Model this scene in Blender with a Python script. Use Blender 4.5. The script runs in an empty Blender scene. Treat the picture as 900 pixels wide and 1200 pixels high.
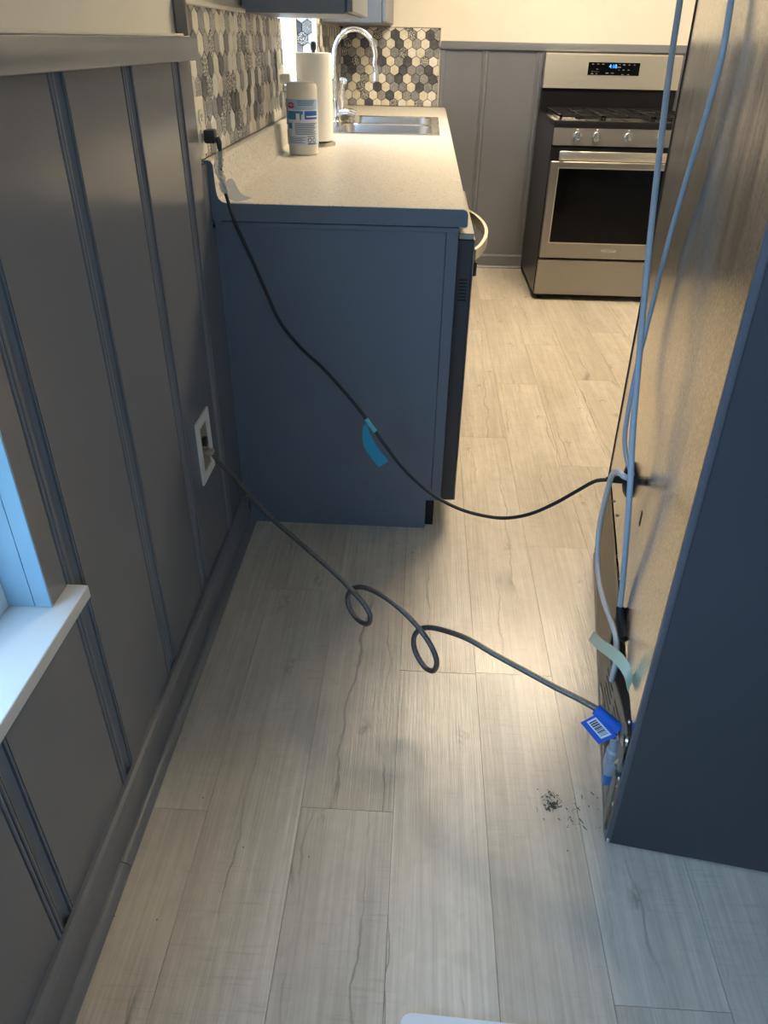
import bpy, bmesh, math, random
from mathutils import Vector, Matrix
random.seed(7)
S = bpy.context.scene
COL = S.collection
V = Vector

# ------------------------------------------------------------------ camera
F_PX, PITCH, YAW, ROLL = 854.0, -0.5753, -0.0433, 0.0189
CAM = V((0.5049, 0.0, 1.2476))
_F = V((math.sin(YAW)*math.cos(PITCH), math.cos(YAW)*math.cos(PITCH), math.sin(PITCH)))
_R = V((math.cos(YAW), -math.sin(YAW), 0)); _U = _R.cross(_F)
_R2 = math.cos(ROLL)*_R + math.sin(ROLL)*_U
_U2 = -math.sin(ROLL)*_R + math.cos(ROLL)*_U
cd = bpy.data.cameras.new('camera'); cam = bpy.data.objects.new('camera', cd); COL.objects.link(cam)
cam.matrix_world = Matrix(((_R2.x, _U2.x, -_F.x, CAM.x), (_R2.y, _U2.y, -_F.y, CAM.y), (_R2.z, _U2.z, -_F.z, CAM.z), (0, 0, 0, 1)))
cd.sensor_fit = 'VERTICAL'; cd.sensor_height = 36.0; cd.lens = F_PX/1200*36.0; cd.clip_start = 0.02
S.camera = cam

def ray(px, py):
    return (_F*F_PX + _R2*(px-450) + _U2*(600-py)).normalized()
def on_plane(px, py, p0, n):
    d = ray(px, py); return CAM + d*((V(p0)-CAM).dot(n)/d.dot(n))
def on_axis(px, py, ax, v):
    n = V((0, 0, 0)); n[ax] = 1; return on_plane(px, py, n*v, n)

# ------------------------------------------------------------------ world, lights, exposure
SKY = (0.40, 0.63, 1.0)
W = bpy.data.worlds.new('sky'); S.world = W; W.use_nodes = True
bg = W.node_tree.nodes['Background']; bg.inputs[0].default_value = (*SKY, 1); bg.inputs[1].default_value = 8.3
S.view_settings.view_transform = 'Standard'; S.view_settings.look = 'None'
S.view_settings.gamma = 1.0; S.view_settings.use_curve_mapping = False
S.view_settings.exposure = 0.0
LAMP_POWER = 212.0
LAMP_COL = (1.0, 0.81, 0.56)
def portal(name, loc, rot, sx, sy):
    l = bpy.data.lights.new(name, 'AREA'); l.shape = 'RECTANGLE'; l.size = sx; l.size_y = sy
    l.cycles.is_portal = True
    o = bpy.data.objects.new(name, l); COL.objects.link(o); o.location = loc; o.rotation_euler = rot
W1 = (-0.45, 0.775, 0.56, 1.85)     # window by the camera: y0,y1,z0,z1
W2 = (2.98, 3.87, 1.10, 1.95)       # window over the sink
D1 = (0.75, 1.75, 0.95, 2.0)         # window behind the camera: x0,x1,z0,z1
YB0, YB1, XR, ZC = -1.6, 4.955, 2.75, 2.44
portal('window_portal', (-0.14, (W1[0]+W1[1])/2, (W1[2]+W1[3])/2), (0, -math.pi/2, 0), W1[3]-W1[2], W1[1]-W1[0])
portal('window_portal', (-0.15, (W2[0]+W2[1])/2, (W2[2]+W2[3])/2), (0, -math.pi/2, 0), W2[3]-W2[2], W2[1]-W2[0])
portal('window_portal', ((D1[0]+D1[1])/2, YB0-0.10, (D1[2]+D1[3])/2), (math.pi/2, 0, math.pi), D1[1]-D1[0], D1[3]-D1[2])

# ------------------------------------------------------------------ material helpers
MATS = {}
def new_mat(name):
    m = bpy.data.materials.new(name); m.use_nodes = True; MATS[name] = m
    nt = m.node_tree; return m, nt, nt.nodes['Principled BSDF']
def N(nt, typ, **kw):
    n = nt.nodes.new(typ)
    for k, v in kw.items():
        if k[0] == 'i' and k[1:].isdigit(): n.inputs[int(k[1:])].default_value = v
        elif k.startswith('in_'): n.inputs[k[3:].replace('_', ' ')].default_value = v
        else: setattr(n, k, v)
    return n
def L(nt, a, b): nt.links.new(a, b)
def simple(name, col, rough=0.5, metal=0.0, bump=0.0, bscale=200, spec=0.5, emit=None, es=0.0, coat=0.0, alpha=None):
    m, nt, p = new_mat(name)
    p.inputs['Base Color'].default_value = (*col, 1); p.inputs['Roughness'].default_value = rough
    p.inputs['Metallic'].default_value = metal; p.inputs['Specular IOR Level'].default_value = spec
    p.inputs['Coat Weight'].default_value = coat
    if emit: p.inputs['Emission Color'].default_value = (*emit, 1); p.inputs['Emission Strength'].default_value = es
    tc = N(nt, 'ShaderNodeTexCoord')
    nz = N(nt, 'ShaderNodeTexNoise', in_Scale=bscale, in_Detail=3.0); L(nt, tc.outputs['Object'], nz.inputs['Vector'])
    # slight colour unevenness
    n2 = N(nt, 'ShaderNodeTexNoise', in_Scale=6.0, in_Detail=4.0); L(nt, tc.outputs['Object'], n2.inputs['Vector'])
    hs = N(nt, 'ShaderNodeMapRange'); hs.inputs[3].default_value = 0.93; hs.inputs[4].default_value = 1.07
    L(nt, n2.outputs['Fac'], hs.inputs[0])
    mx = N(nt, 'ShaderNodeMix', data_type='RGBA', blend_type='MULTIPLY'); mx.inputs[0].default_value = 1
    mx.inputs[6].default_value = (*col, 1); L(nt, hs.outputs[0], mx.inputs[7]); L(nt, mx.outputs[2], p.inputs['Base Color'])
    if bump:
        b = N(nt, 'ShaderNodeBump', in_Strength=bump, in_Distance=0.001); L(nt, nz.outputs['Fac'], b.inputs['Height']); L(nt, b.outputs[0], p.inputs['Normal'])
    return m

GRAY = (0.150, 0.158, 0.178)
simple('paint', GRAY, 0.24, bump=0.05, bscale=40)
simple('paint_trim', (0.155, 0.163, 0.184), 0.32, bump=0.1, bscale=80)
simple('cabinet_paint', (0.140, 0.163, 0.200), 0.38, bump=0.06, bscale=90)
simple('cream', (0.68, 0.65, 0.57), 0.7, bump=0.25, bscale=120)
simple('ceiling_white', (0.8, 0.78, 0.73), 0.9, bump=0.2, bscale=150)
simple('white_paint', (0.80, 0.79, 0.76), 0.35, bump=0.05)
simple('jamb_paint', (0.24, 0.38, 0.47), 0.35)
simple('seam', (0.16, 0.13, 0.10), 0.9)
simple('sill_paint', (0.60, 0.61, 0.60), 0.35, bump=0.05)
simple('white_plastic', (0.80, 0.77, 0.68), 0.35)
simple('ivory_plastic', (0.74, 0.70, 0.58), 0.35)
simple('black_plastic', (0.012, 0.012, 0.013), 0.4)
simple('black_rubber', (0.015, 0.015, 0.016), 0.5)
simple('black_enamel', (0.009, 0.009, 0.010), 0.32, spec=0.22)
simple('black_matte', (0.008, 0.008, 0.008), 0.7)
simple('black_glass', (0.003, 0.003, 0.003), 0.06, spec=0.15)
simple('stove_side', (0.016, 0.016, 0.017), 0.3, spec=0.25)
simple('cast_iron', (0.014, 0.014, 0.015), 0.7, bump=0.3, bscale=300, spec=0.15)
simple('chrome', (0.82, 0.83, 0.85), 0.10, 1.0)
simple('nickel', (0.62, 0.58, 0.50), 0.28, 1.0)
simple('screw_steel', (0.75, 0.73, 0.68), 0.3, 1.0)
simple('dark_hollow', (0.006, 0.006, 0.006), 0.9)
simple('dishwasher_dark', (0.045, 0.045, 0.048), 0.45)
simple('fridge_side', (0.037, 0.042, 0.053), 0.42, bump=0.25, bscale=700)
simple('fridge_flange', (0.085, 0.092, 0.11), 0.4)
simple('fridge_door', (0.35, 0.35, 0.36), 0.3, 1.0)
simple('tan_board', (0.34, 0.25, 0.15), 0.6, bump=0.1, bscale=40)
simple('vent_board', (0.26, 0.22, 0.17), 0.55)
simple('rail_metal', (0.40, 0.40, 0.42), 0.4, 0.8)
simple('blue_tube', (0.36, 0.43, 0.50), 0.4)
simple('milky_tube', (0.60, 0.64, 0.66), 0.35)
simple('green_tape', (0.52, 0.62, 0.48), 0.6)
simple('teal_tape', (0.05, 0.36, 0.52), 0.5)
simple('teal_tape_wrap', (0.10, 0.50, 0.55), 0.5)
simple('tag_blue', (0.01, 0.12, 0.62), 0.45)
simple('tag_white', (0.78, 0.85, 0.92), 0.5)
simple('tag_ink', (0.02, 0.025, 0.05), 0.6)
simple('valve_gray', (0.32, 0.36, 0.42), 0.4)
simple('valve_blue', (0.05, 0.20, 0.50), 0.35)
simple('paper_white', (0.82, 0.80, 0.74), 0.85, bump=0.5, bscale=160)
simple('grout', (0.055, 0.05, 0.045), 0.8)
simple('edge_strip', (0.22, 0.20, 0.17), 0.4)
simple('pale_strip', (0.62, 0.60, 0.54), 0.4)
simple('canister', (0.74, 0.71, 0.60), 0.4)
simple('label_white', (0.62, 0.68, 0.76), 0.45)
simple('label_blue', (0.02, 0.12, 0.42), 0.45)
simple('label_teal', (0.05, 0.22, 0.40), 0.45)
simple('label_pale', (0.36, 0.48, 0.64), 0.5)
simple('label_red', (0.32, 0.015, 0.03), 0.45)
simple('label_green', (0.03, 0.16, 0.07), 0.45)
simple('label_ink', (0.10, 0.15, 0.26), 0.5)
simple('card_white', (0.78, 0.82, 0.88), 0.4)
simple('display_blue', (0.02, 0.1, 0.5), 0.4, emit=(0.05, 0.32, 1.0), es=3.0)
simple('print_gray', (0.22, 0.22, 0.22), 0.5)
simple('dust', (0.11, 0.10, 0.085), 0.95)
simple('dust_pale', (0.22, 0.20, 0.17), 0.95)
simple('grass_ground', (0.10, 0.13, 0.06), 0.95, bump=0.5, bscale=20)
simple('lamp_shade', (0.9, 0.88, 0.8), 0.5, emit=LAMP_COL, es=LAMP_POWER/4.5)
simple('oven_inside', (0.006, 0.006, 0.0065), 0.12)

def brushed(name, col, rough, sc=(3, 3, 400), amt=0.12, bmp=0.08):
    m, nt, p = new_mat(name); p.inputs['Metallic'].default_value = 1; p.inputs['Base Color'].default_value = (*col, 1)
    tc = N(nt, 'ShaderNodeTexCoord'); mp = N(nt, 'ShaderNodeMapping'); mp.inputs['Scale'].default_value = sc
    L(nt, tc.outputs['Object'], mp.inputs['Vector'])
    nz = N(nt, 'ShaderNodeTexNoise', in_Scale=1.0, in_Detail=4.0); L(nt, mp.outputs[0], nz.inputs['Vector'])
    mr = N(nt, 'ShaderNodeMapRange'); mr.inputs[3].default_value = rough-amt/2; mr.inputs[4].default_value = rough+amt/2
    L(nt, nz.outputs['Fac'], mr.inputs[0]); L(nt, mr.outputs[0], p.inputs['Roughness'])
    b = N(nt, 'ShaderNodeBump', in_Strength=bmp, in_Distance=0.0005); L(nt, nz.outputs['Fac'], b.inputs['Height']); L(nt, b.outputs[0], p.inputs['Normal'])
    return m
brushed('steel', (0.35, 0.335, 0.31), 0.36)
brushed('steel_bright', (0.66, 0.63, 0.57), 0.34)
brushed('sink_steel', (0.60, 0.60, 0.60), 0.27, (6, 2, 2), amt=0.04, bmp=0.0)

def galvanised():
    m, nt, p = new_mat('galvanised')
    p.inputs['Metallic'].default_value = 1
    tc = N(nt, 'ShaderNodeTexCoord')
    mp = N(nt, 'ShaderNodeMapping'); mp.inputs['Scale'].default_value = (1, 7.0, 1.3); L(nt, tc.outputs['Object'], mp.inputs['Vector'])
    big = N(nt, 'ShaderNodeTexNoise', in_Scale=2.6, in_Detail=6.0, in_Roughness=0.6); L(nt, mp.outputs[0], big.inputs['Vector'])
    fine = N(nt, 'ShaderNodeTexNoise', in_Scale=210.0, in_Detail=3.0, in_Roughness=0.7); L(nt, tc.outputs['Object'], fine.inputs['Vector'])
    cr = N(nt, 'ShaderNodeValToRGB'); cr.color_ramp.elements[0].color = (0.46, 0.43, 0.38, 1); cr.color_ramp.elements[1].color = (0.74, 0.70, 0.63, 1)
    cr.color_ramp.elements[0].position = 0.3; cr.color_ramp.elements[1].position = 0.7
    L(nt, big.outputs['Fac'], cr.inputs[0])
    f2 = N(nt, 'ShaderNodeMapRange'); f2.inputs[1].default_value = 0.3; f2.inputs[2].default_value = 0.7; f2.inputs[3].default_value = 0.55; f2.inputs[4].default_value = 1.22; L(nt, fine.outputs['Fac'], f2.inputs[0])
    mx = N(nt, 'ShaderNodeMix', data_type='RGBA', blend_type='MULTIPLY'); mx.inputs[0].default_value = 1
    L(nt, cr.outputs[0], mx.inputs[6]); L(nt, f2.outputs[0], mx.inputs[7]); L(nt, mx.outputs[2], p.inputs['Base Color'])
    mr = N(nt, 'ShaderNodeMapRange'); mr.inputs[1].default_value = 0.3; mr.inputs[2].default_value = 0.75; mr.inputs[3].default_value = 0.12; mr.inputs[4].default_value = 0.26
    L(nt, big.outputs['Fac'], mr.inputs[0]); L(nt, mr.outputs[0], p.inputs['Roughness'])
    mp2 = N(nt, 'ShaderNodeMapping'); mp2.inputs['Scale'].default_value = (1, 14, 0.8); L(nt, tc.outputs['Object'], mp2.inputs['Vector'])
    wob = N(nt, 'ShaderNodeTexNoise', in_Scale=1.0, in_Detail=2.0); L(nt, mp2.outputs[0], wob.inputs['Vector'])
    b1 = N(nt, 'ShaderNodeBump', in_Strength=0.12, in_Distance=0.003); L(nt, wob.outputs['Fac'], b1.inputs['Height'])
    b = N(nt, 'ShaderNodeBump', in_Strength=0.14, in_Distance=0.0006); L(nt, fine.outputs['Fac'], b.inputs['Height'])
    L(nt, b1.outputs[0], b.inputs['Normal']); L(nt, b.outputs[0], p.inputs['Normal'])
galvanised()

def counter_mat():
    m, nt, p = new_mat('laminate')
    tc = N(nt, 'ShaderNodeTexCoord')
    v = N(nt, 'ShaderNodeTexVoronoi', in_Scale=230.0); L(nt, tc.outputs['Object'], v.inputs['Vector'])
    bw = N(nt, 'ShaderNodeSeparateColor'); L(nt, v.outputs['Color'], bw.inputs[0])
    cr = N(nt, 'ShaderNodeValToRGB'); cr.color_ramp.interpolation = 'CONSTANT'
    e = cr.color_ramp.elements; e[0].color = (0.40, 0.37, 0.31, 1); e[1].position = 0.05; e[1].color = (0.60, 0.565, 0.50, 1)
    for pos, c in ((0.22, (0.65, 0.62, 0.56, 1)), (0.72, (0.60, 0.57, 0.50, 1)), (0.86, (0.71, 0.69, 0.64, 1))):
        x = e.new(pos); x.color = c
    L(nt, bw.outputs[0], cr.inputs[0])
    L(nt, cr.outputs[0], p.inputs['Base Color']); p.inputs['Roughness'].default_value = 0.33
    nz = N(nt, 'ShaderNodeTexNoise', in_Scale=250.0); L(nt, tc.outputs['Object'], nz.inputs['Vector'])
    b = N(nt, 'ShaderNodeBump', in_Strength=0.12, in_Distance=0.0005); L(nt, nz.outputs['Fac'], b.inputs['Height']); L(nt, b.outputs[0], p.inputs['Normal'])
counter_mat()

def tile_mat(name, c0, c1, scale, rough=0.32, thr=None):
    m, nt, p = new_mat(name)
    tc = N(nt, 'ShaderNodeTexCoord'); oi = N(nt, 'ShaderNodeObjectInfo')
    ad = N(nt, 'ShaderNodeVectorMath', operation='MULTIPLY_ADD'); ad.inputs[1].default_value = (1, 1, 1)
    L(nt, tc.outputs['Object'], ad.inputs[0])
    sc = N(nt, 'ShaderNodeVectorMath', operation='SCALE'); sc.inputs[0].default_value = (7, 3, 5); L(nt, oi.outputs['Random'], sc.inputs['Scale']); L(nt, sc.outputs[0], ad.inputs[2])
    cr = N(nt, 'ShaderNodeValToRGB'); cr.color_ramp.elements[0].color = (*c0, 1); cr.color_ramp.elements[1].color = (*c1, 1)
    if thr:
        v = N(nt, 'ShaderNodeTexVoronoi', in_Scale=scale, feature='DISTANCE_TO_EDGE'); L(nt, ad.outputs[0], v.inputs['Vector'])
        cr.color_ramp.elements[0].position = thr*0.6; cr.color_ramp.elements[1].position = thr; L(nt, v.outputs['Distance'], cr.inputs[0])
    else:
        nz = N(nt, 'ShaderNodeTexNoise', in_Scale=scale, in_Detail=5.0); L(nt, ad.outputs[0], nz.inputs['Vector'])
        cr.color_ramp.elements[0].position = 0.35; cr.color_ramp.elements[1].position = 0.65; L(nt, nz.outputs['Fac'], cr.inputs[0])
    L(nt, cr.outputs[0], p.inputs['Base Color']); p.inputs['Roughness'].default_value = rough
tile_mat('tile_cream', (0.58, 0.54, 0.44), (0.70, 0.66, 0.56), 40)
tile_mat('tile_white', (0.66, 0.63, 0.56), (0.76, 0.74, 0.68), 60)
tile_mat('tile_charcoal', (0.055, 0.055, 0.062), (0.10, 0.10, 0.11), 50)
tile_mat('tile_gray', (0.17, 0.17, 0.18), (0.27, 0.27, 0.28), 60)
tile_mat('tile_pattern', (0.10, 0.10, 0.10), (0.68, 0.65, 0.57), 130, thr=0.22)
tile_mat('tile_pattern_fine', (0.22, 0.215, 0.21), (0.60, 0.58, 0.53), 190, thr=0.30)

def floor_mat():
    m, nt, p = new_mat('vinyl_plank')
    tc = N(nt, 'ShaderNodeTexCoord'); oi = N(nt, 'ShaderNodeObjectInfo')
    sc = N(nt, 'ShaderNodeVectorMath', operation='SCALE'); sc.inputs[0].default_value = (13, 29, 17); L(nt, oi.outputs['Random'], sc.inputs['Scale'])
    ad = N(nt, 'ShaderNodeVectorMath', operation='ADD'); L(nt, tc.outputs['Object'], ad.inputs[0]); L(nt, sc.outputs[0], ad.inputs[1])
    def mapped(s):
        mp = N(nt, 'ShaderNodeMapping'); mp.inputs['Scale'].default_value = s; L(nt, ad.outputs[0], mp.inputs['Vector']); return mp.outputs[0]
    def noise(s, det=4.0, dist=0.0, rough=0.55):
        n = N(nt, 'ShaderNodeTexNoise', in_Scale=1.0, in_Detail=det, in_Distortion=dist, in_Roughness=rough); L(nt, mapped(s), n.inputs['Vector']); return n.outputs['Fac']
    def ramp(src, a, b, lo, hi):
        r = N(nt, 'ShaderNodeMapRange'); r.inputs[1].default_value = a; r.inputs[2].default_value = b; r.inputs[3].default_value = lo; r.inputs[4].default_value = hi
        L(nt, src, r.inputs[0]); return r.outputs[0]
    tone = noise((5, 1.1, 1), 3, 0.4)
    cr = N(nt, 'ShaderNodeValToRGB'); e = cr.color_ramp.elements
    e[0].position = 0.28; e[0].color = (0.50, 0.44, 0.355, 1); e[1].position = 0.72; e[1].color = (0.68, 0.62, 0.53, 1)
    L(nt, tone, cr.inputs[0]); col = cr.outputs[0]
    def mul(col, fac):
        mx = N(nt, 'ShaderNodeMix', data_type='RGBA', blend_type='MULTIPLY'); mx.inputs[0].default_value = 1
        L(nt, col, mx.inputs[6]); L(nt, fac, mx.inputs[7]); return mx.outputs[2]
    grain = noise((190, 4.0, 1), 3, 0.3)
    col = mul(col, ramp(grain, 0.3, 0.7, 0.86, 1.08))
    col = mul(col, ramp(noise((55, 2.2, 1), 4, 0.6), 0.35, 0.7, 1.05, 0.90))
    col = mul(col, ramp(noise((26, 22, 1), 4, 1.0), 0.4, 0.7, 1.04, 0.94))
    saw = noise((14, 210, 1), 2)
    sawm = noise((6, 3, 1), 2)
    mm = N(nt, 'ShaderNodeMath', operation='MULTIPLY'); L(nt, ramp(saw, 0.55, 0.72, 0.0, 0.13), mm.inputs[0]); L(nt, ramp(sawm, 0.45, 0.6, 0, 1), mm.inputs[1])
    inv = N(nt, 'ShaderNodeMath', operation='SUBTRACT'); inv.inputs[0].default_value = 1.0; L(nt, mm.outputs[0], inv.inputs[1]); col = mul(col, inv.outputs[0])
    # wandering dark splits along the board
    wob = N(nt, 'ShaderNodeTexNoise', in_Scale=1.0, in_Detail=4.0); L(nt, mapped((10, 7, 1)), wob.inputs['Vector'])
    wsub = N(nt, 'ShaderNodeVectorMath', operation='MULTIPLY_ADD'); L(nt, wob.outputs['Color'], wsub.inputs[0]); wsub.inputs[1].default_value = (0.42, 0.0, 0); L(nt, mapped((8.0, 0.28, 1)), wsub.inputs[2])
    vor = N(nt, 'ShaderNodeTexVoronoi', feature='DISTANCE_TO_EDGE', in_Scale=1.0, voronoi_dimensions='2D'); L(nt, wsub.outputs[0], vor.inputs['Vector'])
    line = ramp(vor.outputs['Distance'], 0.0, 0.018, 1.0, 0.0)
    msk = ramp(noise((8, 2.6, 1), 3), 0.47, 0.62, 0.0, 1.0)
    m2 = N(nt, 'ShaderNodeMath', operation='MULTIPLY'); L(nt, line, m2.inputs[0]); L(nt, msk, m2.inputs[1])
    # knots
    vk = N(nt, 'ShaderNodeTexVoronoi', in_Scale=1.0, voronoi_dimensions='2D'); L(nt, mapped((5.2, 2.3, 1)), vk.inputs['Vector'])
    kn = ramp(vk.outputs['Distance'], 0.02, 0.10, 1.0, 0.0)
    kz = N(nt, 'ShaderNodeMath', operation='MULTIPLY'); L(nt, kn, kz.inputs[0]); L(nt, ramp(noise((70, 50, 1), 3), 0.45, 0.62, 0, 0.75), kz.inputs[1])
    mxx = N(nt, 'ShaderNodeMath', operation='MAXIMUM'); L(nt, m2.outputs[0], mxx.inputs[0]); L(nt, kz.outputs[0], mxx.inputs[1])
    cm = N(nt, 'ShaderNodeMix', data_type='RGBA'); L(nt, ramp(mxx.outputs[0], 0, 1, 0, 0.72), cm.inputs[0]); L(nt, col, cm.inputs[6]); cm.inputs[7].default_value = (0.16, 0.13, 0.10, 1)
    tint = ramp(oi.outputs['Random'], 0, 1, 0.93, 1.06)
    L(nt, mul(cm.outputs[2], tint), p.inputs['Base Color'])
    rg = noise((5, 3, 1), 1)
    L(nt, ramp(rg, 0.2, 0.8, 0.27, 0.35), p.inputs['Roughness'])
    p.inputs['Specular IOR Level'].default_value = 0.8
    hg = N(nt, 'ShaderNodeMath', operation='ADD'); L(nt, grain, hg.inputs[0]); L(nt, ramp(noise((420, 9, 1), 2), 0.3, 0.7, 0, 0.8), hg.inputs[1])
    b = N(nt, 'ShaderNodeBump', in_Strength=0.38, in_Distance=0.0008); L(nt, hg.outputs[0], b.inputs['Height']); L(nt, b.outputs[0], p.inputs['Normal'])
floor_mat()

def braid():
    m, nt, p = new_mat('braided_steel')
    tc = N(nt, 'ShaderNodeTexCoord')
    w = N(nt, 'ShaderNodeTexVoronoi', in_Scale=520.0); L(nt, tc.outputs['Object'], w.inputs['Vector'])
    cr = N(nt, 'ShaderNodeValToRGB'); cr.color_ramp.elements[0].color = (0.27, 0.265, 0.25, 1); cr.color_ramp.elements[1].color = (0.05, 0.05, 0.05, 1)
    L(nt, w.outputs['Distance'], cr.inputs[0]); L(nt, cr.outputs[0], p.inputs['Base Color'])
    p.inputs['Metallic'].default_value = 0.7; p.inputs['Roughness'].default_value = 0.38
    b = N(nt, 'ShaderNodeBump', in_Strength=0.4, in_Distance=0.0008); L(nt, w.outputs['Distance'], b.inputs['Height']); L(nt, b.outputs[0], p.inputs['Normal'])
braid()

def glass():
    m = bpy.data.materials.new('window_glass'); m.use_nodes = True; MATS['window_glass'] = m; nt = m.node_tree
    nt.nodes.clear(); o = N(nt, 'ShaderNodeOutputMaterial'); t = N(nt, 'ShaderNodeBsdfTransparent'); g = N(nt, 'ShaderNodeBsdfGlossy', in_Roughness=0.02)
    t.inputs[0].default_value = (0.94, 0.97, 0.96, 1)
    x = N(nt, 'ShaderNodeMixShader'); x.inputs[0].default_value = 0.07; L(nt, t.outputs[0], x.inputs[1]); L(nt, g.outputs[0], x.inputs[2]); L(nt, x.outputs[0], o.inputs[0])
    m = bpy.data.materials.new('clear_film'); m.use_nodes = True; MATS['clear_film'] = m; nt = m.node_tree
    nt.nodes.clear(); o = N(nt, 'ShaderNodeOutputMaterial'); t = N(nt, 'ShaderNodeBsdfTransparent'); g = N(nt, 'ShaderNodeBsdfPrincipled')
    g.inputs['Base Color'].default_value = (0.85, 0.83, 0.76, 1); g.inputs['Roughness'].default_value = 0.2
    x = N(nt, 'ShaderNodeMixShader'); x.inputs[0].default_value = 0.5; L(nt, t.outputs[0], x.inputs[1]); L(nt, g.outputs[0], x.inputs[2]); L(nt, x.outputs[0], o.inputs[0])
glass()

# ------------------------------------------------------------------ mesh helpers
def B(): return bmesh.new()
def box(bm, x0, x1, y0, y1, z0, z1, bev=0.0, seg=1):
    vs = [bm.verts.new(c) for c in ((x0,y0,z0),(x1,y0,z0),(x1,y1,z0),(x0,y1,z0),(x0,y0,z1),(x1,y0,z1),(x1,y1,z1),(x0,y1,z1))]
    fs = [bm.faces.new([vs[i] for i in f]) for f in ((3,2,1,0),(4,5,6,7),(0,1,5,4),(1,2,6,5),(2,3,7,6),(3,0,4,7))]
    if bev:
        es = list({e for f in fs for e in f.edges})
        bmesh.ops.bevel(bm, geom=es, offset=bev, segments=seg, affect='EDGES', profile=0.5)
    return bm
def prism(bm, pts, d, close=True):
    """pts: list of 3D points (a polygon), d: extrusion vector"""
    d = V(d); a = [bm.verts.new(p) for p in pts]; b = [bm.verts.new(V(p)+d) for p in pts]; n = len(pts)
    for i in range(n): bm.faces.new((a[i], a[(i+1) % n], b[(i+1) % n], b[i]))
    if close: bm.faces.new(a[::-1]); bm.faces.new(b)
    return bm
def lathe(bm, prof, c=(0, 0, 0), axis='Z', seg=32, M=None):
    rings = []
    for r, h in prof:
        ring = []
        for i in range(seg):
            t = 2*math.pi*i/seg; x, y = r*math.cos(t), r*math.sin(t)
            p = V((x, y, h)) if axis == 'Z' else (V((h, x, y)) if axis == 'X' else V((y, h, x)))
            ring.append(bm.verts.new((M @ p if M else p) + V(c)))
        rings.append(ring)
    for a, b in zip(rings, rings[1:]):
        for i in range(seg): bm.faces.new((a[i], a[(i+1) % seg], b[(i+1) % seg], b[i]))
    bm.faces.new(rings[0][::-1]); bm.faces.new(rings[-1])
    return bm
def spline(pts, n=8):
    pts = [V(p) for p in pts]; out = []
    P = [2*pts[0]-pts[1]] + pts + [2*pts[-1]-pts[-2]]
    for i in range(1, len(P)-2):
        p0, p1, p2, p3 = P[i-1], P[i], P[i+1], P[i+2]
        for k in range(n):
            t = k/n; out.append(0.5*((2*p1)+(p2-p0)*t+(2*p0-5*p1+4*p2-p3)*t*t+(3*p1-p0-3*p2+p3)*t**3))
    out.append(pts[-1]); return out
def tube(bm, path, r, seg=10, cap=True, flat=None):
    path = [V(p) for p in path]; n = len(path); rings = []
    t0 = (path[1]-path[0]).normalized(); up = V((0, 0, 1)) if abs(t0.z) < 0.9 else V((1, 0, 0))
    nrm = (up - t0*up.dot(t0)).normalized()
    for i, p in enumerate(path):
        t = (path[min(i+1, n-1)]-path[max(i-1, 0)]).normalized()
        nrm = (nrm - t*nrm.dot(t)).normalized(); bi = t.cross(nrm)
        rr = r(i/(n-1)) if callable(r) else r
        rings.append([bm.verts.new(p + nrm*rr*math.cos(2*math.pi*k/seg) + bi*rr*math.sin(2*math.pi*k/seg)) for k in range(seg)])
    for a, b in zip(rings, rings[1:]):
        for k in range(seg): bm.faces.new((a[k], a[(k+1) % seg], b[(k+1) % seg], b[k]))
    if cap: bm.faces.new(rings[0][::-1]); bm.faces.new(rings[-1])
    return bm
def ribbon(bm, pts, wv, th):
    """thin strip: pts centre line, wv list of half-width vectors, th thickness"""
    n = len(pts); rows = []
    for i in range(n):
        t = (V(pts[min(i+1, n-1)])-V(pts[max(i-1, 0)])).normalized(); w = V(wv[i]); k = t.cross(w).normalized()*th/2
        c = V(pts[i]); rows.append([bm.verts.new(q) for q in (c-w-k, c+w-k, c+w+k, c-w+k)])
    for a, b in zip(rows, rows[1:]):
        for k in range(4): bm.faces.new((a[k], a[(k+1) % 4], b[(k+1) % 4], b[k]))
    bm.faces.new(rows[0][::-1]); bm.faces.new(rows[-1]); return bm

def wloc(o):
    p = V((0, 0, 0))
    while o: p += o.location; o = o.parent
    return p
def obj(name, bm, mat, parent=None, local=False, smooth=False, origin=None):
    bmesh.ops.recalc_face_normals(bm, faces=bm.faces[:])
    loc = V((0, 0, 0))
    if parent is None:
        if origin is None:
            xs = [v.co for v in bm.verts]
            loc = V(((min(v.x for v in xs)+max(v.x for v in xs))/2, (min(v.y for v in xs)+max(v.y for v in xs))/2, min(v.z for v in xs)))
        else: loc = V(origin)
        bmesh.ops.translate(bm, verts=bm.verts[:], vec=-loc)
    elif not local:
        bmesh.ops.translate(bm, verts=bm.verts[:], vec=-wloc(parent))
    if smooth:
        for f in bm.faces: f.smooth = True
    me = bpy.data.meshes.new(name); bm.to_mesh(me); bm.free()
    if smooth: me.set_sharp_from_angle(angle=math.radians(38))
    me.materials.append(MATS[mat])
    o = bpy.data.objects.new(name, me); COL.objects.link(o); o.location = loc
    if parent: o.parent = parent
    return o
def dup(src, parent, loc, rot=None):
    o = src.copy(); COL.objects.link(o); o.parent = parent; o.location = loc
    if rot is not None: o.rotation_euler = rot
    return o
def thing(name, label, cat, loc, rot=(0, 0, 0), group=None):
    o = bpy.data.objects.new(name, None); COL.objects.link(o); o.location = loc; o.rotation_euler = rot; o.empty_display_size = 0.05
    return tag(o, label, cat, group)
def tag(o, label, cat, group=None):
    o['label'] = label; o['category'] = cat
    if group: o['group'] = group
    return o
def struct(o, label, cat):
    o['kind'] = 'structure'; o['label'] = label; o['category'] = cat; return o
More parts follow.
